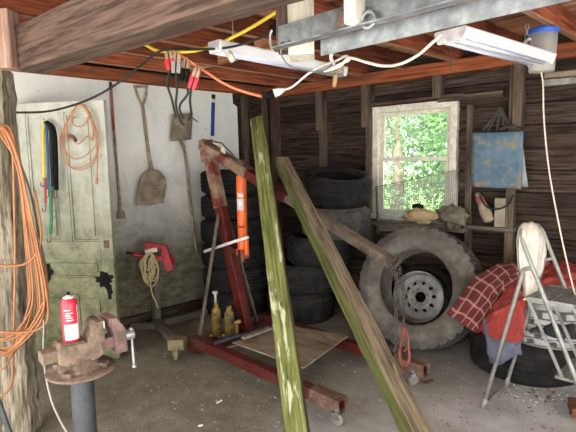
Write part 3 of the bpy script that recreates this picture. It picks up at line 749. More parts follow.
# two truck tyres leaning on the back wall: a bare one in front, one on a white wheel behind it
foot = PZ(405, 351, .05)
nrm_ = V((.14, -.945, .27)).normalized()
RB = .50
upv = (V((0, 0, 1)) - nrm_ * nrm_.z).normalized(); sdv = upv.cross(nrm_)
TW = .33
fc = foot + upv * RB
bc_ = fc - nrm_ * TW / 2
bc_.z = max(bc_.z, RB * upv.z + TW / 2 * abs(nrm_.z) - .03)
bt_ = tyre('truck_tyre', 'huge bare dusty truck tyre leaning under the window, nearest its ledge', bc_, RB, .30, TW, nrm_, 'dustrubber', n=144, tread='treaddark')
nw = V((.18, -.94, .28)).normalized()
wc = PD(421, 297, bc_.dot(FH) + .215)
rc_ = wc - nw * .10
uw = (V((0, 0, 1)) - nw * nw.z).normalized()
RW = (rc_.z - .125 * abs(nw.z)) / uw.z
tyre('truck_tyre', 'truck tyre with the white wheel standing behind the huge bare tyre', rc_, min(RW, .47), .226, .25, nw, 'rubber', n=120)
RR = .222
wh = thing('wheel_rim', 'white steel wheel with round hand holes seen through the bare truck tyre', 'wheel', wc)
Mw = alignz(nw, wc)
rmb = MB()
rmb.lathe([(RR, .085), (RR - .006, .09), (RR - .012, .083), (RR - .02, .06), (RR - .03, .02), (RR - .03, -.08), (RR - .004, -.10), (RR, -.095), (RR - .018, -.06), (RR - .018, .02), (RR - .008, .06)], Mw, 64, True)
rmb.build('rim_barrel', 'rim', wh)
ds = MB(); NA, NR = 140, 22; RO = RR - .028; RI = .046
def dz(r):  # dished disc
    t = (r - RI) / (RO - RI)
    return .012 + .028 * math.sin(min(1, t * 1.5) * math.pi) * (1 if t < .66 else .4) + (.0 if t < .3 else 0)
vs = []
holes = [(.121, 2 * math.pi * k / 10, .0165) for k in range(10)] + [(.073, 2 * math.pi * (k + .5) / 8, .006) for k in range(8)]
for j in range(NR + 1):
    r = RI + (RO - RI) * j / NR
    for i in range(NA):
        a = 2 * math.pi * i / NA; x, y = r * math.cos(a), r * math.sin(a)
        for hr, ha, hs in holes:
            hx, hy = hr * math.cos(ha), hr * math.sin(ha); d = math.hypot(x - hx, y - hy)
            if abs(d - hs) < .0036 and d > 1e-6: x, y = hx + (x - hx) * hs / d, hy + (y - hy) * hs / d
        vs.append(Mw @ V((x, y, dz(r))))
fs = []
for j in range(NR):
    for i in range(NA):
        a = 2 * math.pi * (i + .5) / NA; r = RI + (RO - RI) * (j + .5) / NR; x, y = r * math.cos(a), r * math.sin(a)
        if any(math.hypot(x - hr * math.cos(ha), y - hr * math.sin(ha)) < hs for hr, ha, hs in holes): continue
        i2 = (i + 1) % NA
        fs.append((j * NA + i, j * NA + i2, (j + 1) * NA + i2, (j + 1) * NA + i))
ds.add(vs, fs, True); solid(ds.build('rim_disc', 'rim', wh), .005)
hub = MB(); hub.lathe([(.095, dz(.09) + .004), (.095, dz(.09) + .012), (.05, .022), (.046, .018), (.046, .0)], Mw, 48); 
hb2 = MB(); hb2.lathe([(.052, .03), (.060, .034), (.064, .028), (.064, .012), (.052, .012)], Mw, 48, True); hb2.build('hub_ring', 'rim', wh)

# tyres lying flat under the ladder, blanket over them
yl = lambda x: 3.93 + .07 * (x - LX)
fcx = -1.20
fl1 = tyre('truck_tyre', 'black tyre lying flat on the floor under the stepladder', V((fcx, yl(fcx) - .50, .145)), .395, .24, .285, mat='rubber', n=120)
fl2 = tyre('truck_tyre', 'chunky grey treaded tyre stacked on the flat black tyre behind the stepladder', V((fcx + .13, yl(fcx) - .50, .29 + .15)), .385, .24, .29, mat='treadrubber', n=108, chunky=True)
retag_faces(fl2, 'groove', lambda p: .385 - .05 < math.hypot(p.center.x, p.center.y) < .385 - .009 and abs(p.center.z) < .12)

def sheet(name, rows, mat, nu=48, nv=30, fold=.012, seed=0, th=.006, parent=None, freq=7):
    """cloth through a control net of world points, with folds"""
    nr, ncol = len(rows), len(rows[0])
    def cr(p, t):
        n_ = len(p) - 1; x = t * n_; i = min(int(x), n_ - 1); f = x - i
        a, b, c, d = p[max(i - 1, 0)], p[i], p[i + 1], p[min(i + 2, n_)]
        return .5 * (2 * b + (c - a) * f + (2 * a - 5 * b + 4 * c - d) * f * f + (3 * b - a - 3 * c + d) * f ** 3)
    def fn(u, v):
        p = cr([cr(r, u) for r in rows], v)
        nz = noise.noise_vector(V((u * freq + seed, v * freq * .7, seed * 1.7)))
        return p + nz * fold
    mb = MB(); mb.grid(fn, nu, nv)
    o = mb.build(name, mat, parent)
    uv = o.data.uv_layers.new(name='UVMap')
    co = [(i / nu, j / nv) for j in range(nv + 1) for i in range(nu + 1)]
    for l in o.data.loops: uv.data[l.index].uv = co[l.vertex_index]
    return solid(o, th)
bl = thing('plaid_blanket', 'red plaid blanket with red lining draped over the flat tyres', 'blanket', V((fcx, yl(fcx) - .5, .6)))
Q = PD
# plaid face: folded back over the pile towards the truck tyre
sheet('plaid_face', [
    [Q(447, 314, 3.30), Q(461, 295, 3.36), Q(478, 276, 3.42), Q(500, 264, 3.46), Q(525, 262, 3.45)],
    [Q(459, 322, 3.24), Q(474, 301, 3.28), Q(490, 282, 3.33), Q(507, 270, 3.38), Q(528, 268, 3.38)],
    [Q(467, 327, 3.21), Q(483, 308, 3.23), Q(497, 290, 3.27), Q(511, 277, 3.31), Q(530, 273, 3.32)],
    [Q(476, 333, 3.20), Q(486, 316, 3.19), Q(499, 297, 3.22), Q(513, 282, 3.27), Q(532, 277, 3.28)]], 'plaid', seed=2, parent=bl, fold=.014)
sheet('red_lining', [
    [Q(477, 333, 3.205), Q(487, 316, 3.195), Q(500, 297, 3.225), Q(514, 282, 3.275), Q(533, 277, 3.285), Q(552, 272, 3.3), Q(580, 272, 3.3)],
    [Q(482, 331, 3.15), Q(493, 320, 3.12), Q(506, 305, 3.12), Q(520, 292, 3.14), Q(538, 287, 3.17), Q(556, 282, 3.2), Q(582, 282, 3.2)],
    [Q(484, 333, 3.10), Q(498, 325, 3.07), Q(512, 314, 3.06), Q(524, 304, 3.06), Q(541, 298, 3.1), Q(558, 293, 3.12), Q(584, 294, 3.12)]], 'redcloth', seed=5, parent=bl, fold=.02, freq=9)
sheet('hanging_flap', [
    [Q(486, 318, 3.12), Q(496, 311, 3.08), Q(508, 305, 3.06), Q(519, 300, 3.05), Q(526, 298, 3.05)],
    [Q(487, 328, 3.08), Q(498, 325, 3.03), Q(510, 325, 3.01), Q(519, 322, 3.01), Q(525, 318, 3.02)],
    [Q(489, 337, 3.07), Q(500, 340, 3.02), Q(510, 342, 3.0), Q(518, 342, 3.0), Q(523, 338, 3.01)]], 'redcloth', seed=8, parent=bl, fold=.012)
sheet('blue_grey_underside', [
    [Q(482, 318, 3.14), Q(492, 322, 3.085), Q(504, 335, 3.05), Q(514, 338, 3.03), Q(522, 338, 3.03)],
    [Q(486, 338, 3.10), Q(495, 341, 3.06), Q(505, 345, 3.03), Q(514, 346, 3.02), Q(521, 345, 3.02)],
    [Q(489, 362, 3.09), Q(495, 366, 3.05), Q(505, 362, 3.03), Q(514, 357, 3.02), Q(522, 355, 3.02)]], 'quilt', seed=4, parent=bl, fold=.012)
sheet('bunched_red_top', [
    [Q(540, 266, 3.46), Q(552, 262, 3.5), Q(566, 262, 3.5), Q(585, 266, 3.46)],
    [Q(538, 274, 3.36), Q(551, 268, 3.36), Q(567, 269, 3.36), Q(586, 273, 3.34)],
    [Q(537, 283, 3.27), Q(551, 279, 3.24), Q(568, 281, 3.24), Q(588, 284, 3.22)]], 'redcloth', seed=6, parent=bl, fold=.028, freq=8)
# ------------------------------------------------------------------ engine hoist
YH = 2.6
hoist = thing('engine_hoist', 'red folding engine hoist with orange hydraulic ram and lowered boom', 'hoist', (-3.3, YH, 0))
def hb(name, p0, p1, w_, h, mat, up=(0, 0, 1), bevel=.004):
    mb = MB(); mb.bar(p0, p1, w_, h, up); return mb.build(name, mat, hoist, bevel=bevel)
mt_ = PY(209, 152, YH); mb0 = PY(247, 334, YH); mb0.z = .075
mtop = mt_.copy(); mdir = (mtop - mb0).normalized()
mm_ = mb0 + (mtop - mb0) * .8
hb('mast', mb0, mtop, .075, .10, 'hoistred', up=(1, 0, 0))
mbu = MB(); mbu.bar(mb0 + mdir * 1.12, mtop + mdir * .02, .082, .107, up=(1, 0, 0)); mbu.build('mast_head', 'hoistrust', hoist, bevel=.004)
btip = PY(393, 263, YH); broot = PY(205, 146, YH); bv = (btip - broot).normalized()
bmid = broot + bv * 1.15
hb('boom', broot - bv * .02, bmid, .075, .105, 'hoistred', up=(0, 1, 0))
hb('boom_sleeve', broot - bv * .03, broot + bv * .66, .082, .112, 'hoistrust', up=(0, 1, 0))
hb('boom_wear_plate', broot + bv * .40 + V((0, -.042, .005)), broot + bv * .66 + V((0, -.042, .005)), .006, .09, 'boomext', up=(0, 0, 1))
hb('boom_extension', bmid - bv * .25, btip, .062, .085, 'boomext', up=(0, 1, 0))
for s_ in (-1, 1):
    mb = MB(); mb.bar(broot + V((0, s_ * .046, -.13)) + bv * .04, broot + V((0, s_ * .046, .06)) + bv * .01, .085, .006, up=(0, 1, 0)); mb.build('pivot_plate', 'hoistrust', hoist, bevel=.002)
pvt = MB(); pvt.cyl(broot + V((.02, -.06, 0)), broot + V((.02, .06, 0)), .014); pvt.build('pivot_bolt', 'rust', hoist)
gu = PY(235, 148, YH); mb = MB(); gb = broot + bv * .30
mb.bar(gb, gb + V((-.02, 0, .14)), .05, .01, up=(0, 1, 0)); mb.build('stay_lug', 'whitepost', hoist, bevel=.003)
mb = MB(); mb.tube([broot + V((0, -.03, .06)), gb + V((-.02, -.01, .13)), broot + bv * .62 + V((0, -.03, .05))], .007, 6); mb.build('boom_stay', 'chain', hoist)
# ram
r0 = PY(241, 172, YH); r1 = PY(243, 247, YH)
ram = MB(); ram.cyl(r0 + V((0, 0, -.03)), r1 + V((0, 0, .05)), .043, n=24); rm = ram.build('hydraulic_ram', 'orange', hoist, bevel=.004)
cp_ = MB(); cp_.cyl(r0 + V((0, 0, -.035)), r0 + V((0, 0, 0)), .036, .032, 20); cp_.build('ram_cap', 'orangered', rm, bevel=.004)
ra = (r1 - r0)
cam_dir = (O - (r0 + r1) / 2); cam_dir.z = 0; cam_dir.normalize(); sd_ = V((0, 0, 1)).cross(cam_dir)
lb = MB(); cc = r0 + ra * .42
lb.grid(lambda u, v: cc + V((0, 0, .0)) + (cam_dir * math.cos((u - .75) * 1.5) + sd_ * math.sin((u - .75) * 1.5)) * .0445 + V((0, 0, (v - .5) * .10)), 10, 1); solid(lb.build('ram_label', 'white', rm), .001)
lb = MB(); cc2 = r0 + ra * .30
lb.grid(lambda u, v: cc2 + (cam_dir * math.cos((u - .75) * 1.2) + sd_ * math.sin((u - .75) * 1.2)) * .0445 + V((0, 0, (v - .5) * .035)), 10, 1); solid(lb.build('ram_label', 'white', rm), .001)
lb = MB(); lb.grid(lambda u, v: cc + ra * .30 + (cam_dir * math.cos((u - .75) * 1.2) + sd_ * math.sin((u - .75) * 1.2)) * .0445 + V((0, 0, (v - .5) * .012)), 10, 1); solid(lb.build('ram_label', 'black', rm), .001)
rbk = MB(); rbk.bar(r0 + V((0, 0, -.02)), r0 + V((-.01, 0, .10)), .06, .05, up=(0, 1, 0)); rbk.build('ram_top_bracket', 'hoistrust', hoist, bevel=.004)
rr_ = MB(); rr_.cyl(r1 + V((0, 0, .06)), r1 + V((0, 0, -.02)), .05, .045, 16); rr_.bar(r1 + V((.07, -.02, .09)), r1 + V((.07, -.02, -.06)), .03, .035, up=(0, 1, 0)); rr_.build('pump_block', 'orange', rm, bevel=.005)
rr_ = MB(); rr_.cyl(r1 + V((.075, -.025, .12)), r1 + V((.075, -.025, -.02)), .016, n=10); rr_.build('pump_piston', 'orange', rm, bevel=.002)
rr_ = MB(); rr_.bar(r1 + V((-.02, -.0, -.05)), r1 + V((.06, -.01, -.07)), .05, .05); rr_.cyl(r1 + V((.02, -.03, -.02)), r1 + V((.03, -.03, -.12)), .016, n=8); rr_.cyl(r1 + V((-.04, -.03, -.01)), r1 + V((-.04, -.03, -.08)), .012, n=8); rr_.build('ram_foot', 'orangered', rm, bevel=.004)
h0_ = PY(248, 237, YH - .05); h1_ = PY(204.5, 251.5, YH - .13)
hm = MB(); hm.cyl(h0_, h1_, .0135, n=12); hm.build('pump_handle', 'white', rm)
bkt = MB(); mbk = mb0 + mdir * ((r1.z - .09) / mdir.z); bkt.bar(mbk, V((r1.x, YH, r1.z - .07)), .07, .05); bkt.build('ram_base_bracket', 'hoistred', hoist, bevel=.004)
# base
XB = -3.24
YA = 2.11; YC = 2.87
hb('rear_crossbar', (XB, YA - .04, .055), (XB, YC + .04, .055), .11, .07, 'hoistred')
hb('mast_foot', (mb0.x - .12, YH, .075), (mb0.x + .12, YH, .075), .14, .05, 'hoistred')
def leg(y, xe):
    mb = MB(); wl_, t_ = .07, .005
    p0, p1 = V((XB - .02, y, .115)), V((xe, y, .115))
    for dy, dz_, w2, h2 in ((0, .035, wl_, t_), (0, -.035, wl_, t_), (.033, 0, t_, wl_), (-.033, 0, t_, wl_)): mb.bar(p0 + V((0, dy, dz_)), p1 + V((0, dy, dz_)), w2, h2)
    mb.bar(p0, p0 + V((1.0, 0, 0)), .055, .055)
    return mb.build('leg', 'hoistred', hoist, bevel=.001)
xa = PY(341, 404, YA).x; xc = PY(424, 369, YC).x
for y, xe in ((YA, xa), (YC, xc)):
    leg(y, xe)
    sl = MB(); t_ = .004; p0, p1 = V((xe - .22, y, .115)), V((xe + .02, y, .115))
    for dy, dz_, w2, h2 in ((0, .041, .085, t_), (0, -.041, .085, t_), (.041, 0, t_, .085), (-.041, 0, t_, .085)): sl.bar(p0 + V((0, dy, dz_)), p1 + V((0, dy, dz_)), w2, h2)
    sl.build('leg_sleeve', 'rust', hoist, bevel=.001)
def caster(x, y, a, parent, mat='caster'):
    fk = MB(); c = V((x, y, .037)); d = V((math.cos(a), math.sin(a), 0)); e = V((-d.y, d.x, 0))
    for s_ in (-1, 1): fk.bar(c + e * s_ * .022, c + e * s_ * .022 + V((0, 0, .05)) - d * .015, .035, .003, up=e)
    fk.bar(c + V((0, 0, .045)) - d * .04, c + V((0, 0, .045)) + d * .03, .05, .004)
    fk.cyl(c + V((0, 0, .045)), c + V((0, 0, .07)), .012, n=8)
    f = fk.build('caster_fork', 'galv', parent, bevel=.001)
    wh_ = MB(); wh_.lathe([(.008, -.016), (.03, -.016), (.036, -.010), (.036, .010), (.03, .016), (.008, .016)], alignz(e, c), 24, True); wh_.cyl(c - e * .024, c + e * .024, .008, n=8); wh_.build('caster_wheel', mat, f)
caster(xa + .0, YA - .035, .4, hoist); caster(xc - .06, YC - .035, 1.0, hoist); caster(XB, YC, .4, hoist)
# rear stays from the crossbar up to the mast
sx = mb0 + mdir * .95
for s_, y in ((-1, YA + .06), (1, YC - .06)):
    mb = MB(); mb.bar(V((XB - .03, y, .08)), sx + V((-.02, s_ * .05, .10)), .035, .012, up=(0, 1, 0)); mb.build('stay', 'boomext', hoist, bevel=.002)
# chain and hook
ch = MB()
def chain(mb, p0, p1, pitch=.028, wire=.004):
    p0, p1 = V(p0), V(p1); L = (p1 - p0).length; n = max(2, int(L / pitch)); d = (p1 - p0) / n; x = d.normalized()
    a0 = x.orthogonal().normalized(); b0 = x.cross(a0)
    for i in range(n):
        c = p0 + d * (i + .5); s_ = (a0 + b0).normalized() if i % 2 else (a0 - b0).normalized()
        mb.tube([c + x * math.cos(t) * pitch * .62 + s_ * math.sin(t) * .0115 for t in [k * math.pi / 5 for k in range(10)]], wire, 5, True)
ce = btip - bv * .015
c1a = PY(395.8, 358, YH - .07); c1b = PY(403.8, 318, YH - .07); top_a = V((ce.x, YH - .058, ce.z - .02))
chain(ch, PY(396.5, 272, YH - .06), c1a); chain(ch, PY(403.5, 276, YH - .06), c1b); chain(ch, ce + V((0, .05, .045)), PY(402, 282, YH - .05)); chain(ch, ce + V((0, -.05, .03)), PY(404, 292, YH - .06))
ch.build('chain', 'chain', hoist)
sb_ = MB(); sb_.cyl(ce + V((.0, -.06, 0)), ce + V((0, .06, 0)), .016); sb_.build('tip_pin', 'chain', hoist)
hk = MB(); h0 = PY(403.5, 318, YH - .07); s1 = .0021 * 3
def hp_(px, py): return PY(px, py, YH - .07)
hk.tube(spline([hp_(404, 334), hp_(400.5, 345), hp_(400, 357), hp_(402, 364), hp_(406, 365), hp_(409, 360), hp_(409, 350), hp_(408, 343)], 5), [.008] * 20 + [.010] * 10 + [.007] * 6, 8)
hk.tube(spline([hp_(404, 330), hp_(408, 337), hp_(408, 347), hp_(404, 351)], 4), .007, 8); hk.tube([hp_(404, 326), hp_(404, 338)], .014, 8)
hk.build('hook', 'orangered', hoist)
sw = MB(); sw.tube([hp_(403.5, 316), hp_(404, 332)], .005, 6); sw.build('hook_wire', 'chain', hoist)

# timbers leaning on the boom
gC = PY(264.5, 178, YH - .075); gB = PD(297, 432, 2.28)
gd = (gB - gC).normalized(); gE = gC + gd * ((gC.z - .06) / -gd.z); 
gs = (gC - PD(259.5, 119, gC.dot(FH) + .12)); 
gtl = 0
for k in range(200):
    p = gC - gd * (k * .005)
    v = p - O; z_ = v.dot(fw); y_ = 216 - F * v.dot(UP) / z_
    if y_ < 119: gtl = k * .005; break
faceg = (O - gB); faceg = (faceg - gd * faceg.dot(gd)).normalized(); faceg = Matrix.Rotation(R_(16), 3, gd) @ faceg
tl = timber('leaning_timber', gC - gd * gtl, gE, .122, .055, 'greentimber', up=faceg, nl=24, rough=.004, bevel=.005, side='stud')
tag(tl, 'mossy green timber leaning on the hoist boom, the steeper one', 'timber')
bC = PY(297, 193, YH - .065); bB = PD(416, 432, 1.98)
bd_ = (bB - bC).normalized(); bE = bC + bd_ * ((bC.z - .07) / -bd_.z); btl = 0
for k in range(200):
    p = bC - bd_ * (k * .005)
    v = p - O; z_ = v.dot(fw); y_ = 216 - F * v.dot(UP) / z_
    if y_ < 162: btl = k * .005; break
BROLL = 0
faceb = V((0, 0, 1)) - bd_ * bd_.z; faceb = (faceb + V((bd_.y, -bd_.x, 0)) * 0.0).normalized()
sideb = faceb.cross(bd_)
upb = (faceb * .93 - sideb * 0.0).normalized()
rb_ = Matrix.Rotation(R_(BROLL), 3, bd_); upb = rb_ @ faceb
tl2 = timber('leaning_timber', bC - bd_ * btl, bE, .10, .10, 'browntimber', up=upb, nl=24, rough=.004, bevel=.005, side='mosswood')
tag(tl2, 'weathered brown square timber leaning on the boom at a low slant', 'timber')
# small things on the hoist base
P1 = [PZ(232.5, 343.5, .175), PZ(304, 369, .175), PZ(348, 337, .175), PZ(290, 327, .175)]
pl_ = MB(); pl_.prism(P1, (0, 0, .012)); tag(pl_.build('plywood_sheet', 'ply', None, origin=P1[0], bevel=.002), 'worn plywood sheet lying across the hoist legs', 'plywood')
rods = [((215, 343), (282, 323), .17, .014, 'pipe', 'steel_bar', 'dark steel pipe lying over the hoist crossbar, the longest one', 'pipe'),
        ((243, 338), (272, 328), .20, .018, 'ply', 'wood_batten', 'short pale wood batten beside the plywood sheet', 'batten'),
        ((228, 347), (284, 333), .165, .010, 'boomext', 'steel_bar', 'thin flat dark bar at the plywood edge', 'bar')]
for a, b_, z_, r_, mt, nm, lb_, ct in rods:
    mb = MB(); p0, p1 = PZ(*a, z_ + r_), PZ(*b_, z_ + r_)
    if nm == 'wood_batten': mb.bar(p0, p1, .04, .02)
    elif 'thin' in lb_: mb.bar(p0, p1, .03, .008)
    else: mb.cyl(p0, p1, r_, n=10)
    tag(mb.build(nm, mt, None, origin=p0, bevel=.002), lb_, ct)
# bottle jacks
def jack(px, py, h, r_, label, screw=False, side=True, D=None):
    p = PZ(px, py, .0) if D is None else PD(px, py, D); p.z = .092
    t_ = thing('bottle_jack', label, 'jack', p, 'yellow bottle jacks on the hoist base')
    b_ = MB(); b_.box(p + V((0, 0, .012)), (r_ * 2.7, r_ * 2.2, .024), Matrix.Rotation(.5, 3, 'Z')); b_.build('jack_base', 'jack', t_, bevel=.004)
    b_ = MB(); b_.lathe([(r_, .02), (r_ * 1.02, h * .75), (r_ * .9, h * .82), (r_ * .55, h * .86), (r_ * .55, h)], Matrix.Translation(p), 20); b_.build('jack_body', 'jack', t_)
    if screw:
        b_ = MB(); b_.cyl(p + V((0, 0, h)), p + V((0, 0, h + .08)), .012, n=10); b_.cyl(p + V((0, 0, h + .08)), p + V((0, 0, h + .105)), .026, n=12); b_.build('jack_screw', 'steel', t_, bevel=.002)
    if side:
        sd = V((.62, .6, 0)); b_ = MB(); b_.cyl(p + sd * (r_ + .03) + V((0, 0, .02)), p + sd * (r_ + .03) + V((0, 0, h * .45)), .016, n=10); b_.bar(p + sd * r_ + V((0, 0, h * .42)), p + sd * (r_ + .07) + V((0, 0, h * .5)), .03, .03); b_.build('jack_pump', 'jack', t_, bevel=.003)
jack(217, 336, .285, .038, 'yellow bottle jack with a silver screw head, standing at the hoist mast foot', True, False, D=PZ(217, 336, .09).dot(FH))
jack(230, 336, .26, .041, 'fat plain yellow bottle jack beside the silver screw one', False, True, D=PZ(230, 336, .09).dot(FH))
# ------------------------------------------------------------------ vise on its pedestal
vo = PD(81, 368.5, 2.05); vz = vo.z
vx = V((.09, .995, 0)).normalized(); Mv = frame(vx, (0, 0, 1), vo)   # x along the screw, y towards the wall, z up
vs_ = thing('bench_vise', 'rusty bench vise with round base bolted on a dark pipe pedestal', 'vise', V((vo.x, vo.y, 0)))
def vb(name, mat, fn, bevel=.004, parent=None):
    mb = MB(); fn(mb); return mb.build(name, mat, parent or vs_, bevel=bevel)
L = lambda x, y, z: Mv @ V((x, y, z))
R3 = Mv.to_3x3()
def vbox(mb, x0, x1, y0, y1, z0, z1): mb.box(L((x0 + x1) / 2, (y0 + y1) / 2, (z0 + z1) / 2), (x1 - x0, y1 - y0, z1 - z0), R3)
vb('pedestal', 'pipe', lambda m: m.cyl(V((vo.x, vo.y, 0)), V((vo.x, vo.y, vz - .006)), .049, n=28))
vb('floor_flange', 'pipe', lambda m: m.cyl(V((vo.x, vo.y, 0)), V((vo.x, vo.y, .015)), .16, n=32))
vb('base_plate', 'viserust', lambda m: m.lathe([(0.001, -.006), (.143, -.006), (.146, 0), (.143, .006), (.001, .006)], Mv, 48), 0)
vb('swivel_base', 'viserust', lambda m: m.lathe([(.001, .006), (.095, .006), (.095, .018), (.08, .026), (.066, .034), (.064, .055), (.001, .055)], Mv, 40), 0)
for a in (2.4, 3.9, -.6, .9): vb('base_lug', 'viserust', lambda m: m.bar(L(.07 * math.cos(a), .07 * math.sin(a), .016), L(.118 * math.cos(a), .118 * math.sin(a), .014), .045, .022), .006)
vb('tail_bar', 'viserust', lambda m: vbox(m, -.16, -.05, -.034, .034, .068, .120), .006)
def body(m):
    pr = [(-.10, .062), (-.10, .115), (-.085, .137), (.03, .13), (.08, .13), (.088, .062), (.06, .045), (-.07, .045)]
    m.prism([L(x, -.058, z) for x, z in pr], R3 @ V((0, .116, 0)))
bdy = vb('vise_body', 'viserust', body, .006)
vb('anvil', 'viserust', lambda m: vbox(m, -.085, .015, -.045, .045, .128, .1375), .004)
def sj(m):
    pr = [(.02, .125), (.045, .195), (.062, .212), (.090, .212), (.096, .125), (.088, .115)]
    m.prism([L(x, -.06, z) for x, z in pr], R3 @ V((0, .12, 0)))
vb('fixed_jaw', 'viserust', sj, .004)
vb('jaw_plate', 'steel', lambda m: vbox(m, .090, .097, -.062, .062, .178, .212), .002)
vb('slide_bar', 'visejaw', lambda m: vbox(m, .05, .2, -.03, .03, .068, .12), .004)
def mj(m):
    pr = [(.140, .045), (.138, .13), (.125, .17), (.125, .214), (.152, .214), (.190, .15), (.194, .045)]
    m.prism([L(x, -.062, z) for x, z in pr], R3 @ V((0, .124, 0)))
vb('moving_jaw', 'visejaw', mj, .006)
vb('jaw_plate', 'visejaw', lambda m: vbox(m, .117, .125, -.062, .062, .178, .214), .002)
vb('screw_head', 'steel', lambda m: m.cyl(L(.19, 0, .1), L(.245, 0, .1), .026, .024, 16), .003)
vb('handle_bar', 'steel', lambda m: (m.cyl(L(.232, -.005, .125), L(.232, -.02, -.045), .0065, n=10), m.cyl(L(.232, -.02, -.045), L(.232, -.021, -.058), .010, n=10), m.cyl(L(.232, -.005, .12), L(.232, -.004, .133), .010, n=10)), .001)
# spray can on the vise
cb = L(-.03, 0, .138)
can = thing('spray_can', 'red spray can with pale label standing on the rusty vise', 'can', cb)
MC = Matrix.Translation(cb)
mb = MB(); mb.lathe([(.030, 0), (.0335, .004), (.0335, .165), (.031, .178), (.024, .188), (.022, .192)], MC, 32); cbd = mb.build('can_body', 'redcan', can)
mb = MB(); mb.lathe([(.0225, .190), (.023, .194), (.012, .197), (.008, .198), (.008, .203)], MC, 24); mb.build('can_rim', 'white', can)
mb = MB(); mb.cyl(cb + V((0, 0, .2)), cb + V((0, 0, .216)), .0065, n=10); mb.build('nozzle', 'black', can)
dc = (O - cb); dc.z = 0; dc.normalize(); sc_ = V((0, 0, 1)).cross(dc)
mb = MB(); mb.grid(lambda u, v: cb + (dc * math.cos((u - .40) * 2.0) + sc_ * math.sin((u - .40) * 2.0)) * .0339 + V((0, 0, .012 + v * .068)), 14, 1); mb.build('can_label', 'canlabel', cbd)
mb = MB()
mb.grid(lambda u, v: cb + (dc * math.cos(.98 + u * .25) + sc_ * math.sin(.98 + u * .25)) * .0339 + V((0, 0, .01 + v * .15)), 4, 1); mb.build('can_side_stripe', 'white', cbd)
for z_, u0, u1 in ((.128, .2, .62), (.118, .15, .5), (.108, .2, .6), (.142, .1, .5), (.097, .2, .66)):
    mb = MB(); mb.grid(lambda u, v: cb + (dc * math.cos((u0 + u * (u1 - u0) - .45) * 2.0) + sc_ * math.sin((u0 + u * (u1 - u0) - .45) * 2.0)) * .0339 + V((0, 0, z_ + v * .0035)), 8, 1); mb.build('can_stripe', 'canlabel', cbd)

# ------------------------------------------------------------------ engine stand with its red head and rope
ep = PZ(157, 329)
es = thing('engine_stand', 'engine stand with bright red head against the left wall', 'stand', ep)
eD = ep.dot(FH)
et = PD(155, 258, eD); 
mb = MB(); mb.bar(V((ep.x, ep.y, .0)), V((et.x, et.y, et.z)), .06, .06, up=(1, 0, 0)); mb.build('upright', 'stand', es, bevel=.004)
mb = MB(); a_ = PZ(131, 326, .04); b_ = PZ(207, 309, .08); mb.bar(V((ep.x, ep.y, .04)), a_, .06, .06); mb.bar(V((ep.x, ep.y, .05)), V((b_.x, b_.y, .05)), .06, .06); mb.build('rear_crossbar', 'stand', es, bevel=.004)
c_ = PZ(177.5, 352, .05)
mb = MB(); mb.bar(V((ep.x, ep.y, .08)) - (c_ - ep).normalized() * .25, V((c_.x, c_.y, .11)), .06, .06); mb.build('front_leg', 'stand', es, bevel=.004)
hx = V((c_.x, c_.y, .125)); mb = MB(); mb.box(hx, (.13, .10, .085), Matrix.Rotation(.75, 3, 'Z')); mb.build('caster_head', 'casterhead', es, bevel=.006)
e_ = V((.6, .8, 0)); wcn = V((c_.x + .03, c_.y - .03, .045))
mb = MB(); mb.lathe([(.008, -.018), (.036, -.018), (.044, -.012), (.044, .012), (.036, .018), (.008, .018)], alignz(e_, wcn), 24, True); mb.cyl(wcn - e_ * .025, wcn + e_ * .025, .010, n=8); cw = mb.build('caster_wheel', 'casterhead', es)
mb = MB()
for s_ in (-1, 1): mb.bar(wcn + e_ * s_ * .027, wcn + e_ * s_ * .027 + V((0, 0, .07)), .04, .004, up=e_)
mb.build('caster_fork', 'casterhead', es)
q = lambda px, py, d=0: PD(px, py, eD - .10 + d)
mb = MB(); mb.prism([q(144.5, 242.5), q(165, 245.5), q(166, 249), q(145.5, 249)], FH * .05); mb.build('head_plate', 'redpaint', es, bevel=.003)
mb = MB(); mb.prism([q(162, 246), q(166, 246), q(173.5, 269), q(166.5, 272.5), q(161, 256)], FH * .04); mb.build('head_plate', 'redpaint', es, bevel=.003)
mb = MB(); mb.bar(q(168, 253, .05), q(174, 262, .1), .03, .02); mb.bar(q(168, 260, .05), q(174, 258, .12), .02, .02); mb.build('mounting_arm', 'redpaint', es, bevel=.003)
mb = MB(); mb.bar(q(152, 258), q(164, 259), .05, .045); mb.build('head_tube', 'redpaint', es, bevel=.005)
mb = MB(); mb.bar(q(145, 252, -.02), q(157, 249, .02), .045, .04); mb.build('pivot_sleeve', 'whitepost', es, bevel=.006)
mb = MB(); mb.cyl(q(126, 252.5, -.1), q(150, 257, -.02), .012, n=10); mb.build('head_handle', 'darkcord', es)
mb = MB(); mb.cyl(q(133, 254, -.085), q(146, 257, -.03), .019, n=12); mb.build('handle_grip', 'redpaint', es, bevel=.002)
# straw rope looped over the head
rr = random.Random(4); pts = []
for k in range(10):
    xl, xr, yb = 140.5 + rr.uniform(-1, 5), 157 + rr.uniform(-6, 2.5), 281 + rr.uniform(-12, 10)
    d = -.05 + rr.uniform(-.03, .02)
    pts += [q(147 + rr.uniform(-1, 2), 254.5, d - .02), q(xl, 263 + rr.uniform(-3, 3), d), q(xl + 1, yb - 6, d), q((xl + xr) / 2 + rr.uniform(-2, 2), yb, d), q(xr, yb - 9, d), q(xr - 1, 263, d), q(152 + rr.uniform(-1, 1), 254.5, d - .01)]
pts += [q(149, 262, -.08), q(150, 280, -.08), q(152, 293, -.08), q(156, 302, -.08), q(158, 308, -.07)]
mb = MB(); mb.tube(spline(pts, 5), .0062, 6); tag(mb.build('rope', 'rope', None, origin=pts[0]), 'coil of straw coloured rope hung over the red engine stand head', 'rope')

# ------------------------------------------------------------------ tools on the left wall
def LW(px, py, off=.03): return PL(px, py, off)
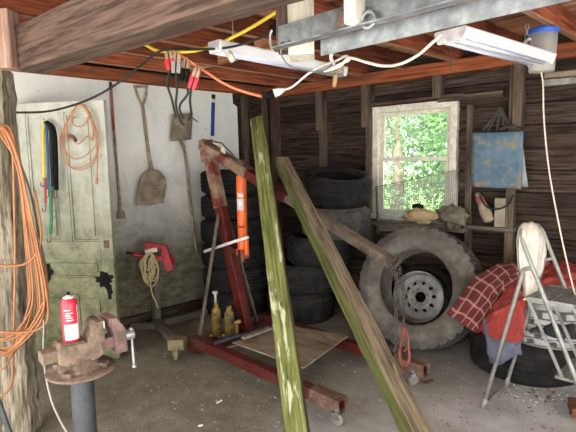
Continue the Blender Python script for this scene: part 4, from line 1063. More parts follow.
# red handled long tool
t_ = thing('garden_fork', 'long faded red handled garden tool hanging beside the door', 'tool', LW(118, 150))
mb = MB(); mb.tube([LW(110.5, 82), LW(114, 130)], .012, 10); mb.build('red_handle', 'redbar', t_)
mb = MB(); mb.tube([LW(114, 130), LW(120, 203)], .012, 10); mb.build('shaft', 'handle', t_)
mb = MB(); mb.tube([LW(110.5, 82), LW(111, 89)], .0135, 10); mb.build('shaft_cap', 'darkcord', t_)
mb = MB(); mb.tube([LW(119.5, 203), LW(120.5, 211)], .017, 10); mb.build('ferrule', 'shovel', t_)
mb = MB()
for dx_ in (-3.2, -1, 1.2, 3.4): mb.tube([LW(120.5, 209), LW(121 + dx_, 212), LW(121.3 + dx_ * 1.1, 219)], .006, 6)
mb.bar(LW(118, 212), LW(124.5, 212), .02, .02); mb.build('tines', 'shovel', t_, bevel=.001)
# scoop shovel with D handle
t_ = thing('scoop_shovel', 'scoop shovel with wooden D handle hanging blade down on the white wall', 'shovel', LW(146, 150))
mb = MB(); mb.tube([LW(142.5, 104), LW(147, 140), LW(151.5, 172)], [.0145, .015, .017], 10); mb.build('shaft', 'handle', t_)
mb = MB(); mb.tube(spline([LW(142.6, 106), LW(138, 97), LW(135, 86)], 4), .011, 8); mb.tube(spline([LW(142.6, 106), LW(146, 96), LW(146.5, 86)], 4), .011, 8); mb.tube([LW(134, 86.5), LW(147.5, 86.5)], .012, 8); mb.build('grip', 'handle', t_)
sck = MB(); sck.tube([LW(150, 160, .03), LW(152, 174, .035)], [.016, .026], 10); sck.build('socket', 'shovel', t_)
out = [(143, 175), (151.5, 168.5), (160, 171), (165.5, 178), (166.5, 186), (163.5, 202.5), (150, 205.5), (136.5, 205.5), (137.5, 192), (139.5, 182)]
mb = MB(); cx, cy = 152, 189
def scoop(i, f):
    px, py = cx + (out[i][0] - cx) * f, cy + (out[i][1] - cy) * f
    return LW(px, py, .03 + .05 * f ** 2 + (.02 if py < 180 else 0))
vs = [scoop(0, 0)] + [scoop(i, f) for f in (.35, .7, 1) for i in range(10)]
fs = [(0, 1 + i, 1 + (i + 1) % 10) for i in range(10)] + [(1 + r * 10 + i, 1 + (r + 1) * 10 + i, 1 + (r + 1) * 10 + (i + 1) % 10, 1 + r * 10 + (i + 1) % 10) for r in (0, 1) for i in range(10)]
mb.add(vs, fs, True); solid(mb.build('blade', 'shovel', t_), .004)
# square spade, blade up
t_ = thing('square_spade', 'square bladed spade hanging blade up with its handle downwards', 'spade', LW(182, 130))
mb = MB(); mb.grid(lambda u, v: LW(172.5 + u * 20 - v * 1.5 - (1 - u) * v * .8, 114 + u * -.5 + v * 27.5 - u * v * 1.5, .07 + .03 * math.sin(u * math.pi)), 8, 6); solid(mb.build('blade', 'shovel', t_), .004)
mb = MB(); mb.tube(spline([LW(180, 138, .075), LW(183, 146, .06), LW(186, 160, .04), LW(190, 200, .03), LW(196.5, 252, .03)], 5), .0145, 10); mb.build('shaft', 'handle', t_)
mb = MB(); mb.tube(spline([LW(180, 132, .08), LW(181, 141, .075), LW(184, 148, .06)], 4), [.02, .02, .02, .019, .019, .018, .018, .017, .0165], 10); mb.build('socket', 'shovel', t_)
mb = MB(); mb.tube([LW(187, 114, .012), LW(194, 119, .10), LW(198, 122, .10)], .006, 6); tag(mb.build('wall_hook', 'rust', None, origin=LW(190, 120)), 'rusty wall spike carrying the square spade', 'hook')
# blue strip on the wall
t_ = thing('spirit_level', 'blue strip with white band hanging on the white wall near the corner', 'level', LW(213, 115))
mb = MB(); mb.bar(LW(213.2, 102.5, .012), LW(212.4, 136, .012), .035, .02, up=(1, 0, 0)); mb.build('blue_body', 'blue', t_, bevel=.002)
mb = MB(); mb.bar(LW(213.4, 99, .012), LW(213.2, 102.5, .012), .035, .02, up=(1, 0, 0)); mb.build('white_band', 'white', t_)
mb = MB(); mb.bar(LW(213.5, 94.5, .012), LW(213.4, 99, .012), .035, .02, up=(1, 0, 0)); mb.build('dark_end', 'darkcord', t_)
# cords on the door: everything hangs in front of the door face
def DD(px, py, off=.035): return hit(px, py, D0 + dn * (.02 + off), dn)
nl = MB(); nl.tube([DD(43.5, 119, -.02), DD(44, 120, .05)], .004, 6); tag(nl.build('nail', 'rust', None, origin=DD(44, 120)), 'nail in the white door carrying the bungee cords', 'nail')
bun = [('yellowcord', 'yellow bungee cord hanging on the white door', [(44.5, 121.5), (43, 132), (43.5, 150), (44, 178)], .012),
       ('bluecord', 'blue bungee cord hanging between the yellow and black ones', [(46, 122), (47, 140), (48, 165), (48.3, 189)], .011),
       ('black', 'thick black bungee cord hanging on the white door, the longest black one', [(46.5, 122), (53, 128), (55.5, 145), (56.5, 190)], .016),
       ('darkcord', 'looped dark grey strap hanging beside the blue bungee cord', [(45, 122), (50.5, 130), (51.5, 150), (53, 186)], .015),
       ('redcord', 'short red bungee cord with its hook below the yellow one', [(45.5, 178), (45.3, 190), (45.5, 203)], .010),
       ('greencord', 'green strap with white tag hanging lowest on the door', [(50.5, 186), (51, 205), (51.2, 222), (50.5, 234)], .013)]
for i, (mt, lb_, ps, r_) in enumerate(bun):
    off = .04 + .012 * (i % 3)
    t_ = thing('bungee_cord', lb_, 'cord', DD(*ps[0], off), 'bungee cords on the door')
    mb = MB(); mb.tube(spline([DD(x, y, off) for x, y in ps], 6), r_, 8); mb.build('elastic', mt, t_)
    x, y = ps[-1]; mb = MB(); mb.tube(spline([DD(x, y, off), DD(x + .3, y + 4, off), DD(x - .5, y + 8, off), DD(x - 3, y + 8, off), DD(x - 3.4, y + 5, off)], 4), .004, 6); mb.build('hook', 'rust', t_)
    if mt == 'greencord':
        mb = MB(); mb.box(DD(52.5, 213, off - .02), (.03, .03, .045), dm.to_3x3()); mb.build('tag', 'white', t_, bevel=.006)
# copper coloured coil on the door's top corner
rr = random.Random(9); pts = []
for k in range(4):
    yb = (159, 168, 170, 144)[k]; xl, xr = (62, 60, 64, 67)[k], (96, 98, 99, 93)[k]
    pts += [DD(78 + k, 104.5, .03 + .01 * k), DD(70 - k * .5, 117, .04), DD(xl, 140, .04), DD(xl + 5, yb - 6, .045), DD((xl + xr) / 2 - 2, yb, .045), DD(xr - 5, yb - 8, .045), DD(xr, 140, .04), DD(89 + k * .8, 116, .04)]
pts += [DD(80, 104, .03), DD(72, 116, .045), DD(74, 125, .05), DD(82, 126, .05), DD(89, 117, .05), DD(84, 104.5, .04), DD(92, 120, .05), DD(97, 150, .05), DD(97, 172, .05), DD(96, 182, .05)]
t_ = thing('extension_cord', 'thin copper coloured cord coiled on a nail at the door top', 'cord', DD(80, 105))
mb = MB(); mb.tube(spline(pts, 6), .0043, 6); mb.build('coil', 'rustcord', t_)
mb = MB(); mb.tube(spline([DD(69, 136, .06), DD(73, 137, .065), DD(76, 141, .065)], 4), .014, 8); mb.build('plug', 'rust', t_)
mb = MB(); mb.tube([DD(97, 178, .05), DD(96.3, 184, .05)], .010, 8); mb.build('cord_end', 'rustcord', t_)
nl = MB(); nl.tube([DD(79, 103, -.03), DD(79, 102.5, .06)], .006, 6); tag(nl.build('nail', 'rag', None, origin=DD(79, 103)), 'white peg at the door top carrying the copper coloured coil', 'peg')

# orange cord bundle hanging on the rough post
rr = random.Random(2); pts = []
def PC(px, py, d): return PD(px, py, d)
for k in range(15):
    f = k / 14; dpt = 2.50 - rr.uniform(0, .06)
    xr = 27 + 21 * rr.random() ** .7; yb = 330 + 45 * rr.random(); ym = 300 - 20 * rr.random()
    tx = -6 + rr.uniform(-2, 14)
    pts += [PC(tx, 125 + rr.uniform(0, 5), dpt), PC(14 + xr * .12, 165 + rr.uniform(-6, 6), dpt), PC(18 + (xr - 17) * .5, 225, dpt), PC(xr, ym, dpt), PC(xr - 4, ym + 28, dpt - .02), PC(12 + rr.uniform(-8, 5), yb, dpt - .03), PC(-16 + rr.uniform(-5, 5), yb - 12, dpt - .02), PC(-34 - xr * .4, ym - 20, dpt), PC(-30 + rr.uniform(-5, 5), 200, dpt), PC(-18, 150, dpt)]
pts += [PC(2, 128, 2.46), PC(12, 150, 2.46), PC(14, 200, 2.46), PC(15, 260, 2.46), PC(14, 320, 2.46), PC(13, 372, 2.46), PC(10, 388, 2.46), PC(2, 396, 2.46)]
t_ = tag(MB().tube(spline(pts, 7), .0055, 7).build('extension_cord', 'orangecord', None, origin=pts[0]), 'big bundle of orange extension cord hanging on the rough post', 'cord')
pts = [PC(34, 190, 2.48), PC(40, 222, 2.47), PC(40, 245, 2.46), PC(30, 261, 2.45), PC(14, 266, 2.45), PC(-5, 264, 2.46), PC(-14, 255, 2.5)]
tag(MB().tube(spline(pts, 7), .007, 7).build('extension_cord', 'orangecord', None, origin=pts[0]), 'single orange cord wrapped sideways round the hanging orange bundle', 'cord')
pts = [PC(21, 165, 2.52), PC(31, 195, 2.53), PC(40, 240, 2.53), PC(47, 276, 2.53), PC(46, 300, 2.53), PC(44, 318, 2.52)]
tag(MB().tube(spline(pts, 6), .006, 6).build('cable', 'stand', None, origin=pts[0]), 'dull grey cable dropping behind the orange cord bundle', 'cable')
pts = [PC(44, 320, 2.2), PC(44, 360, 2.1), PC(50, 395, 2.0), PC(60, 420, 1.95), PC(72, 440, 1.93)]
tag(MB().tube(spline(pts, 6), .005, 6).build('cable', 'clampgrey', None, origin=pts[0]), 'thin grey cable trailing down beside the vise pedestal', 'cable')
mb = MB(); a_ = PC(-12, 372, 2.2); b_ = PC(14, 445, 2.15); mb.bar(a_, b_, .012, .03); tag(mb.build('steel_rail', 'pipe', None, origin=a_, bevel=.002), 'dark slanted metal rail at the foot of the rough post', 'rail')
# ------------------------------------------------------------------ shop lights
def shop_light(p0, p1, label, w_=.13, hgt=.06):
    p0, p1 = V(p0), V(p1); x = (p1 - p0).normalized(); y = V((0, 0, 1)).cross(x)
    t_ = thing('shop_light', label, 'light', p0)
    h = w_ / 2
    def sec(pts): return [p0 + y * a + V((0, 0, b_)) for a, b_ in pts]
    mb = MB(); mb.prism(sec([(-h * .74, -.012), (-h * .6, -.012), (-h * .5, .004), (h * .5, .004), (h * .6, -.012), (h * .74, -.012), (h, hgt * .8), (h * .9, hgt), (-h * .9, hgt), (-h, hgt * .8)]), p1 - p0); mb.build('reflector', 'lampwhite', t_, bevel=.002)
    mb = MB(); mb.prism(sec([(-h * .22, .007), (-h * .16, -.016), (h * .16, -.016), (h * .22, .007)]), p1 - p0); mb.build('ballast_cover', 'lampwhite', t_)
    for e, q_ in ((p0, 1), (p1, -1)):
        mb = MB(); mb.prism([e + y * a + V((0, 0, b_)) for a, b_ in ((-h * .78, -.020), (h * .78, -.020), (h * 1.02, hgt * .8), (h * .9, hgt), (-h * .9, hgt), (-h * 1.02, hgt * .8))], x * .02 * q_); mb.build('end_cap', 'lampwhite', t_, bevel=.003)
    for s_ in (-1, 1):
        mb = MB(); mb.cyl(p0 + x * .02 + y * s_ * h * .36 + V((0, 0, -.012)), p1 - x * .02 + y * s_ * h * .36 + V((0, 0, -.012)), .0125, n=14); mb.build('lamp_tube', 'tube', t_)
    return t_, x, y
la = PZ(450, 38, 2.16); lb2 = PZ(541, 62.5, 2.15)
sl1, lx_, ly_ = shop_light(la, lb2, 'white twin tube shop light hanging in front of the plastic jug', .19, .045)
for f in (.04, .80):
    c = la + (lb2 - la) * f; mb = MB(); 
    chain(mb, c + V((0, 0, .05)), V((c.x, c.y, ZJ)), .026, .0022); mb.build('hanging_chain', 'steel', sl1)
mb = MB(); c = PZ(451, 45, 2.14); mb.tube([c, c + V((0, 0, -.13))], .003, 6); mb.build('pull_cord', 'strap', sl1)
lc = PZ(214, 49, 2.18); ld = PZ(342, 74, 2.18)
sl2, _, _ = shop_light(lc, ld, 'white shop light fixed under the joists behind the hanger post', .11, .045)
mb = MB(); c = PZ(228, 52, 2.15); mb.tube([c, c + V((.02, .02, -.05))], .018, 6); tag(mb.build('paper_tag', 'whitepost', None, origin=c), 'torn paper scrap hanging under the end of the far shop light', 'paper')
for f in (.12, .9):
    c = lc + (ld - lc) * f; mb = MB(); mb.tube([c + V((0, 0, .05)), V((c.x, c.y, ZJ + .02))], .004, 6); mb.build('hanger_wire', 'steel', sl2)
# wood hook hanging by the far light end
c = PD(336, 70, 3.3); t_ = thing('hook_block', 'pale wooden block and peg hanging below the far shop light end', 'hook', c)
mb = MB(); mb.box(c, (.10, .06, .06), Matrix.Rotation(.7, 3, 'Z')); mb.build('block', 'tan', t_, bevel=.015)
mb = MB(); mb.tube([c + V((0, 0, -.02)), PD(334, 87, 3.3)], [.018, .012], 8); mb.build('peg', 'paper', t_)
# fixture on the back wall at the frame edge
f0, f1 = PB(545, 79, .06), PB(600, 74, .06)
t_ = thing('wall_light', 'white tube fixture mounted on the dark back wall behind the jug', 'light', f0)
mb = MB(); mb.bar(f0 + V((0, 0, .02)), f1 + V((0, 0, .02)), .06, .045); mb.build('housing', 'ply', t_, bevel=.004)
mb = MB(); mb.bar(f0 + WN * .03 + V((0, 0, -.035)), f1 + WN * .03 + V((0, 0, -.035)), .06, .05); mb.build('diffuser', 'alu', t_, bevel=.006)
# coiled spring like wire on the wall above it
sp = [BW(BU(540 + i * .9, 63)[0], BU(540, 66)[1] + (.05 if i % 2 else -.03), .012) for i in range(44)]
tag(MB().tube(sp, .004, 5).build('spring', 'strap', None, origin=sp[0]), 'long dark coil spring fixed on the back wall above the tube fixture', 'spring')
# plastic jug hanging from the ceiling
jc = PD(541.5, 72, 3.2)
js = 3.2 / F
t_ = thing('pitcher', 'cloudy plastic pitcher with a blue lid hanging near the ceiling', 'pitcher', jc)
rj = 13.2 * js
hgt = 37 * js
mb = MB(); mb.lathe([(.001, 0), (rj * .84, 0), (rj * .86, .01), (rj, hgt), (rj - .004, hgt), (rj * .86 - .004, .012), (.001, .006)], Matrix.Translation(jc), 32); pj = mb.build('jug_body', 'jug', t_)
mb = MB(); mb.lathe([(.001, hgt - .01), (rj * 1.0, hgt - .01), (rj * 1.04, hgt), (rj * 1.04, hgt + .02), (rj * .9, hgt + .026), (.001, hgt + .026)], Matrix.Translation(jc), 32); mb.build('lid', 'bluelid', t_)
mb = MB(); mb.tube(spline([PD(530, 39, 3.14), PD(525.5, 41, 3.11), PD(525, 50, 3.11), PD(527, 60, 3.13), PD(530.5, 63, 3.14)], 5), .009, 8); mb.build('handle', 'whitecord', t_)
mb = MB(); mb.box(jc + V((-.02, .0, hgt * .55)), (.13, .10, .15), Matrix.Rotation(.6, 3, 'Z')); mb.build('paper_inside', 'whitepost', t_, bevel=.01)
mb = MB(); mb.tube([jc + V((0, 0, hgt + .02)), V((jc.x, jc.y, ZJ))], .006, 6); mb.build('hanging_rope', 'twine', t_)
# pale rope from the jug's beam down to the ladder
pts = [PD(541, 72, 2.80), PD(543, 84, 2.79), PD(544, 120, 2.78), PD(549, 170, 2.76), PD(559, 225, 2.74), PD(570, 275, 2.72), PD(580, 312, 2.72)]
tag(MB().tube(spline(pts, 6), .0048, 6).build('rope', 'twine', None, origin=pts[0]), 'pale rope running from the jug down past the blue bag to the ladder', 'rope')
# cords under the joists
pts = [PD(8, 112, 3.0), PD(18, 112.5, 3.0), PD(50, 111, 2.98), PD(85, 101, 2.95), PD(115, 85, 2.9), PD(145, 62, 2.86), PD(162, 50.5, 2.85), PD(190, 49.5, 2.8), PD(225, 48, 2.75), PD(255, 40, 2.7), PD(278, 29, 2.6)]
t_ = thing('extension_cord', 'dark cord sagging from the door side up to the hanger post', 'cord', pts[0])
MB().tube(spline(pts, 6), .0068, 7).build('cable', 'darkcord', t_)
mb = MB(); mb.tube([PD(272, 31, 2.6), PD(279, 26, 2.58)], .03, 8); mb.build('plug', 'black', t_, bevel=.004)
pts = [PD(136, 40, 2.9), PD(146, 45, 2.9), PD(160, 51, 2.88), PD(190, 51.5, 2.86), PD(215, 45, 2.8), PD(245, 31, 2.72), PD(275, 13, 2.6), PD(284, 6, 2.5)]
tag(MB().tube(spline(pts, 6), .0095, 7).build('extension_cord', 'yellowcord', None, origin=pts[0]), 'yellow cord draped under the joists with jumper clamps clipped on', 'cord')
pts = [PD(166, 51, 2.86), PD(178, 54, 2.9), PD(200, 68, 2.95), PD(225, 84, 3.0), PD(245, 92, 3.02), PD(262, 96.5, 3.05)]
t_ = thing('extension_cord', 'coral orange cord sagging to the plug at the corner post', 'cord', pts[0])
MB().tube(spline(pts, 6), .0085, 7).build('cable', 'coralcord', t_)
mb = MB(); mb.tube([PD(262, 96.5, 3.05), PD(273.5, 94, 3.05)], [.02, .026], 8); mb.build('socket_end', 'black', t_, bevel=.003)
pts = [PD(283, 90, 3.05), PD(292, 87, 3.0), PD(308, 74, 2.9), PD(322, 66, 2.75), PD(336, 61, 2.6), PD(346, 56, 2.5), PD(349, 60, 2.48), PD(340, 64, 2.5), PD(330, 69, 2.52), PD(325, 71, 2.5), PD(340, 66, 2.45), PD(349, 58, 2.4), PD(365, 62, 2.35), PD(383, 66, 2.3), PD(400, 64, 2.2), PD(418, 55, 2.1), PD(433, 42, 2.02), PD(441, 35, 2.0)]
t_ = thing('lamp_cord', 'white lamp cord knotted at the track and plugged into the coral cord', 'cord', pts[0])
MB().tube(spline(pts, 6), .0068, 7).build('cable', 'whitecord', t_)
mb = MB(); mb.tube([PD(274, 93.5, 3.05), PD(279, 91.5, 3.05), PD(285, 89.5, 3.05)], [.028, .024, .010], 8); mb.build('plug', 'whitecord', t_)
mb = MB(); mb.tube(spline([PD(329, 43, 2.2), PD(332, 50, 2.25), PD(331, 58, 2.3), PD(334, 64, 2.4)], 4), .009, 6); mb.build('loop', 'whitecord', t_)
pts = [PD(281, 48, 2.02), PD(282, 56, 2.05), PD(290, 66, 2.15), PD(308, 71, 2.25), PD(325, 70, 2.35), PD(333, 62, 2.38)]
tag(MB().tube(spline(pts, 5), .003, 5).build('wire', 'galv', None, origin=pts[0]), 'thin bare wire looping from the track end to the cord knot', 'wire')
pts = [PD(272, 30, 2.55), PD(270, 36, 2.55), PD(271, 46, 2.5), PD(275, 53, 2.4), PD(284, 62, 2.4)]
tag(MB().tube(spline(pts, 5), .005, 6).build('light_cord', 'whitecord', None, origin=pts[0]), 'short white cord hanging from the dark plug to the far shop light', 'cord')
# jumper cables
cl4 = [(166, 50, 171, 70, 'clampred'), (177.5, 53, 176, 72, 'clampgrey'), (187, 58, 184, 81, 'black'), (198.5, 66, 191.5, 88, 'clampred')]
cl4 = [(168, 50.5, 171.5, 70, 'clampred'), (177.5, 52, 176, 73, 'clampgrey'), (187, 58, 184, 81, 'black'), (198.5, 67, 191.5, 89, 'clampred')]
jt = thing('jumper_cables', 'jumper cables with red and dark clamps clipped on the yellow cord', 'cable', PD(182, 55, 2.86))
for x0, y0_, x1, y1_, mt in cl4:
    d_ = 2.86 if y0_ < 56 else 2.92
    p0, p1 = PD(x0, y0_ - 1, d_), PD(x1, y1_, d_); x = (p1 - p0).normalized(); s_ = RT
    ln = (p1 - p0).length; jn = p0 + x * ln * .48
    side = x.cross(FH).normalized()
    cm = MB()
    for q_ in (-1, 1): cm.prism([jn + side * q_ * .004 - FH * .018, jn + side * q_ * .028 - FH * .018, p1 + side * q_ * .024 - FH * .014, p1 + side * q_ * .004 - FH * .014], FH * .032)
    c_ = cm.build('clamp', mt, jt, bevel=.003)
    jm = MB()
    for q_ in (-1, 1): jm.prism([jn + side * q_ * .003 - FH * .012, jn + side * q_ * .022 - FH * .012, p0 + x * ln * .2 + side * q_ * .022 - FH * .01, p0 + side * q_ * .004 - FH * .01], FH * .022)
    jm.build('jaw', 'copper', c_, bevel=.001)
for ps in ([(171.5, 70, 2.86), (167, 82, 2.86), (172, 100, 2.9), (176, 118, 2.95)], [(176, 73, 2.86), (177, 90, 2.88), (176, 105, 2.9), (180, 120, 2.95), (184, 125, 2.95)],
           [(191, 89, 2.92), (190, 100, 2.92), (191, 113, 2.92), (188, 120, 2.95)], [(184, 81, 2.92), (188, 93, 2.93), (180, 105, 2.93), (181, 114, 2.94), (184, 119, 2.95)]):
    MB().tube(spline([PD(*p) for p in ps], 6), .007, 6).build('cable', 'darkcord', jt)

# ------------------------------------------------------------------ on the back wall
# blue canvas bag on straps
t_ = thing('canvas_bag', 'faded blue canvas bag hanging by straps on the back wall', 'bag', PB(500, 150, .1))
OB = .14
mb = MB(); mb.grid(lambda u, v: PB(472.5 + u * 51 - v * (1 - u) * .8 - u * v * 2.5, 133 + v * 53.5 - u * 1.5 + u * v * 4, OB + .03 + .012 * math.sin(u * 5) * v), 14, 12); solid(mb.build('front_panel', 'bag', t_), .012)
mb = MB(); mb.grid(lambda u, v: PB(476 + u * 46 + v * u * 6, 136 + v * 48 + u * 3, OB - .03), 10, 8); solid(mb.build('back_panel', 'bagedge', t_), .012)
hkp = PB(500.5, 108, OB + .0)
for x_, w2, y_ in ((483, .018, 131), (488, .016, 131), (497, .02, 130), (511, .022, 129), (505, .016, 130)):
    mb = MB(); p = PB(x_, y_, OB + .02); mb.bar(hkp, p, w2, .006, up=WN, taper=1.1); mb.build('strap', 'strap', t_, bevel=.001)
mb = MB(); mb.tube(spline([PB(500, 130, OB + .03), PB(506, 127, OB + .04), PB(515, 127, OB + .04), PB(520, 131, OB + .03)], 5), .012, 6); mb.build('strap_loop', 'strap', t_)
mb = MB(); mb.tube([hkp, hkp - WN * .1], .006, 6); tag(mb.build('nail', 'rust', None, origin=hkp), 'nail in the wall stud holding the blue bag straps', 'nail')
# bundle, block and hose on the ledge below
p0, p1 = PB(477, 193, .06), PB(490, 222, .07)
dv2 = (p1 - p0); Ml = alignz(dv2, p0); Lb = dv2.length
t_ = thing('bundle', 'tan bottle shaped bundle with a red wrapped neck on the wall ledge', 'bundle', p1)
mb = MB(); mb.lathe([(.02, 0), (.032, Lb * .25), (.036, Lb * .4), (.05, Lb * .7), (.048, Lb * .95), (.02, Lb)], Ml, 20); mb.build('wrapping', 'tan', t_)
mb = MB(); mb.lathe([(.033, Lb * .14), (.036, Lb * .2), (.036, Lb * .3), (.034, Lb * .33)], Ml, 20); mb.build('red_neck', 'redwrap', t_)
c = PB(501, 211, .06); u0 = BU(501, 211)[0]
mb = MB(); bz0 = shelf_z + .018; zt2 = hit(501, 198, WO + WN * .06, WN).z
wu0 = (hit(494.5, 211, WO + WN * .08, WN) - WO).dot(WU); wu1 = (hit(506, 211, WO + WN * .08, WN) - WO).dot(WU)
wbox(mb, wu0, wu1, bz0, zt2, .02, .085); tag(mb.build('wood_block', 'paleblock', None, origin=c, bevel=.004), 'pale block standing on the wall ledge under the blue bag', 'block')
pts = [PB(480, 196, .10), PB(485, 205, .11), PB(493, 209, .11), PB(502, 208, .11), PB(509, 203, .11), PB(513, 195, .1)]
tag(MB().tube(spline(pts, 5), .008, 6).build('hose', 'darkcord', None, origin=pts[0]), 'dark hose loop drooping in front of the pale block', 'hose')
# wire mesh panel standing on the window ledge
t_ = thing('mesh_panel', 'sagging wire mesh panel across the lower half of the window', 'mesh', PB(415, 230, .1))
c00, c10, c11, c01 = PB(376.5, 187, .12), PB(455, 170.5, .12), PB(458, 229, .10), PB(378, 231, .10)
def MQ(u, v): return (c00 * (1 - u) + c10 * u) * (1 - v) + (c01 * (1 - u) + c11 * u) * v
mw_ = MB()
for i in range(46): u = i / 45; mw_.bar(MQ(u, 0), MQ(u, 1), .0042, .0042, up=WN)
for j in range(30): v = j / 29; mw_.bar(MQ(0, v), MQ(1, v), .0042, .0042, up=WN)
mw_.build('wire_mesh', 'wire', t_)
mb = MB(); mb.bar(MQ(0, -.02), MQ(0, 1.05), .02, .018, up=WN); mb.build('side_batten', 'ledge', t_, bevel=.002)
mb = MB(); mb.bar(MQ(0, 0), MQ(1, 0), .007, .007, up=WN); mb.build('top_wire', 'rust', t_)
# crumpled paper bag and rags on the window ledge
def crumple(name, c, rx, ry, rz, mat, label, cat, seed, amp=.35):
    mb = MB()
    def fn(u, v):
        a, b_ = u * 2 * math.pi, (v - .5) * math.pi
        d = V((math.cos(a) * math.cos(b_), math.sin(a) * math.cos(b_), math.sin(b_)))
        k = 1 + amp * noise.noise(d * 2.3 + V((seed * 3.1, 0, 0))) + amp * .5 * noise.noise(d * 5.5 + V((0, seed, 0)))
        x = WU * d.x * rx + WN * d.y * ry + V((0, 0, d.z * rz)); return c + x * k
    mb.grid(fn, 36, 18); return tag(mb.build(name, mat, None, origin=c), label, cat)
lz = zB - .08
c = PB(421, 216, .15); crumple('paper_bag', c, .15, .05, .065, 'paper', 'crumpled brown paper bag on the window ledge before the mesh', 'bag', 3)
c = PB(452, 217, .15); crumple('rag_heap', c, .12, .06, .09, 'dirtrag', 'grey brown heap of rags on the window ledge corner', 'rag', 8, .6)
c = PB(418, 207, .12); crumple('dark_rag', c, .05, .035, .03, 'black', 'small black rag lying behind the crumpled paper bag', 'rag', 12, .5)

# ------------------------------------------------------------------ stepladder
YN, YF = 2.86, 3.22
lad = thing('stepladder', 'small folding aluminium stepladder with a white rag over its rail', 'ladder', V((-1.0, 3.04, 0)))
def A(px, py, y=YN): return PY(px, py, y)
fA = A(483.5, 405); fA.z = max(fA.z, .012)
tC = A(522, 240); tD = PY(544, 249, YF); tD.z = tC.z; tD.x = tC.x
dC = (A(575, 377) - tC).normalized(); eC = tC + dC * ((tC.z - .012) / -dC.z); eD_ = V((eC.x, YF, eC.z))
TR = .0125
top = [tC + dC * .0 + V((0, .0, 0)), tC - dC * .045 + V((0, .03, 0)), tC - dC * .06 + V((0, .10, 0)), tC - dC * .06 + V((0, YF - YN - .10, 0)), tC - dC * .045 + V((0, YF - YN - .03, 0)), tD]
pts = [eC + (tC - eC) * k / 6 for k in range(6)] + spline(top, 4) + [tD + (eD_ - tD) * k / 6 for k in range(1, 7)]
MB().tube(pts, TR, 10).build('front_rail', 'alu', lad)
pA = A(523.5, 270); pB = V((pA.x, YF, pA.z)); fB = V((fA.x, YF, fA.z))
kn = .11
dA = (pA - fA).normalized()
pts = spline([pA + V((.05, 0, .02)), pA, pA - dA * .03], 4) + [fA + dA * .1, fA + dA * .03] + [fA + V((0, .04, .0)), fA + V((.0, YF - YN - .04, 0)), fB + dA * .03, fB + dA * .1] + [pB - dA * .03, pB, pB + V((.05, 0, .02))]
MB().tube(pts, TR * .95, 10).build('rear_rail', 'alu', lad)
for y in (YN, YF):
    mb = MB(); mb.tube([V((fA.x, y, fA.z - .002)) - dA * .015, V((fA.x, y, fA.z)) + dA * .05], .016, 8); mb.build('rubber_foot', 'clampgrey', lad)
    mb = MB(); mb.tube([V((eC.x, y, .012)) - dC * 0, V((eC.x, y, .012)) - dC * .05], .016, 8); mb.build('rubber_foot', 'clampgrey', lad)
# upper tread between the rails
zs = A(532, 300).z; x_s = tC.x + dC.x * ((tC.z - zs) / -dC.z)
mb = MB(); mb.box(V((x_s + .02, (YN + YF) / 2, zs)), (.27, YF - YN - .03, .018)); pt = mb.build('upper_tread', 'alu', lad, bevel=.004)
for k in range(9):
    mb = MB(); mb.bar(V((x_s - .10 + k * .03, YN + .03, zs + .011)), V((x_s - .10 + k * .03, YF - .03, zs + .011)), .006, .004); mb.build('tread_rib', 'galv', pt)
mb = MB(); mb.cyl(V((x_s - .11, YN - .015, zs)), V((x_s - .11, YF + .015, zs)), .007, n=8); mb.build('tread_pin', 'steel', lad)
for y in (YN, YF):
    mb = MB(); mb.bar(V((x_s - .10, y, zs)), V((x_s + .14, y, zs)), .004, .03); mb.build('tread_bracket', 'alu', lad)
# lower tread with its diagonal links
z2 = A(562, 380).z; x2 = tC.x + dC.x * ((tC.z - z2) / -dC.z)
mb = MB(); mb.box(V((x2 - .01, (YN + YF) / 2, z2)), (.22, YF - YN - .03, .018)); pt2 = mb.build('lower_tread', 'alu', lad, bevel=.004)
for k in range(6):
    mb = MB(); mb.bar(V((x2 - .08 + k * .028, YN + .03, z2 + .011)), V((x2 - .08 + k * .028, YF - .03, z2 + .011)), .006, .004); mb.build('tread_rib', 'galv', pt2)
for y in (YN + .02, YF - .02):
    mb = MB(); mb.bar(V((x_s - .10, y, zs - .01)), V((x2 - .08, y, z2)), .018, .006, up=(0, 1, 0)); mb.build('link_bar', 'alu', lad, bevel=.001)
# white rag over the top rail
c0 = tC - dC * .06
rw = lambda px, py, d: PD(px, py, d)
d0 = c0.dot(FH) 
mid = V((c0.x, (YN + YF) / 2 - .02, c0.z)); dm_ = mid.dot(FH)
rag = sheet('rag', [
    [rw(518, 268, dm_ + .06), rw(524, 276, dm_ + .09), rw(531, 282, dm_ + .1), rw(538, 278, dm_ + .11), rw(544, 262, dm_ + .12)],
    [rw(517, 240, dm_ + .02), rw(524, 236, dm_ + .05), rw(532, 234, dm_ + .07), rw(539, 238, dm_ + .09), rw(546, 250, dm_ + .11)],
    [rw(519, 228, dm_ - .05), rw(524, 223.5, dm_ - .03), rw(531, 222.5, dm_ - .0), rw(538, 226, dm_ + .03), rw(545, 238, dm_ + .06)],
    [rw(519, 240, dm_ - .12), rw(525, 235, dm_ - .12), rw(532, 234, dm_ - .09), rw(538, 238, dm_ - .06), rw(544, 247, dm_ - .01)],
    [rw(519, 259, dm_ - .10), rw(525, 262, dm_ - .12), rw(531, 263, dm_ - .10), rw(536, 263, dm_ - .07), rw(541, 262, dm_ - .03)],
    [rw(523, 282, dm_ - .06), rw(526, 287, dm_ - .10), rw(531, 289, dm_ - .09), rw(535, 287, dm_ - .06), rw(538, 282, dm_ - .03)],
    [rw(524, 296, dm_ - .05), rw(527, 299, dm_ - .09), rw(531, 300, dm_ - .08), rw(535, 298, dm_ - .06), rw(538, 294, dm_ - .03)]], 'rag', nu=26, nv=44, fold=.012, seed=3, th=.005)
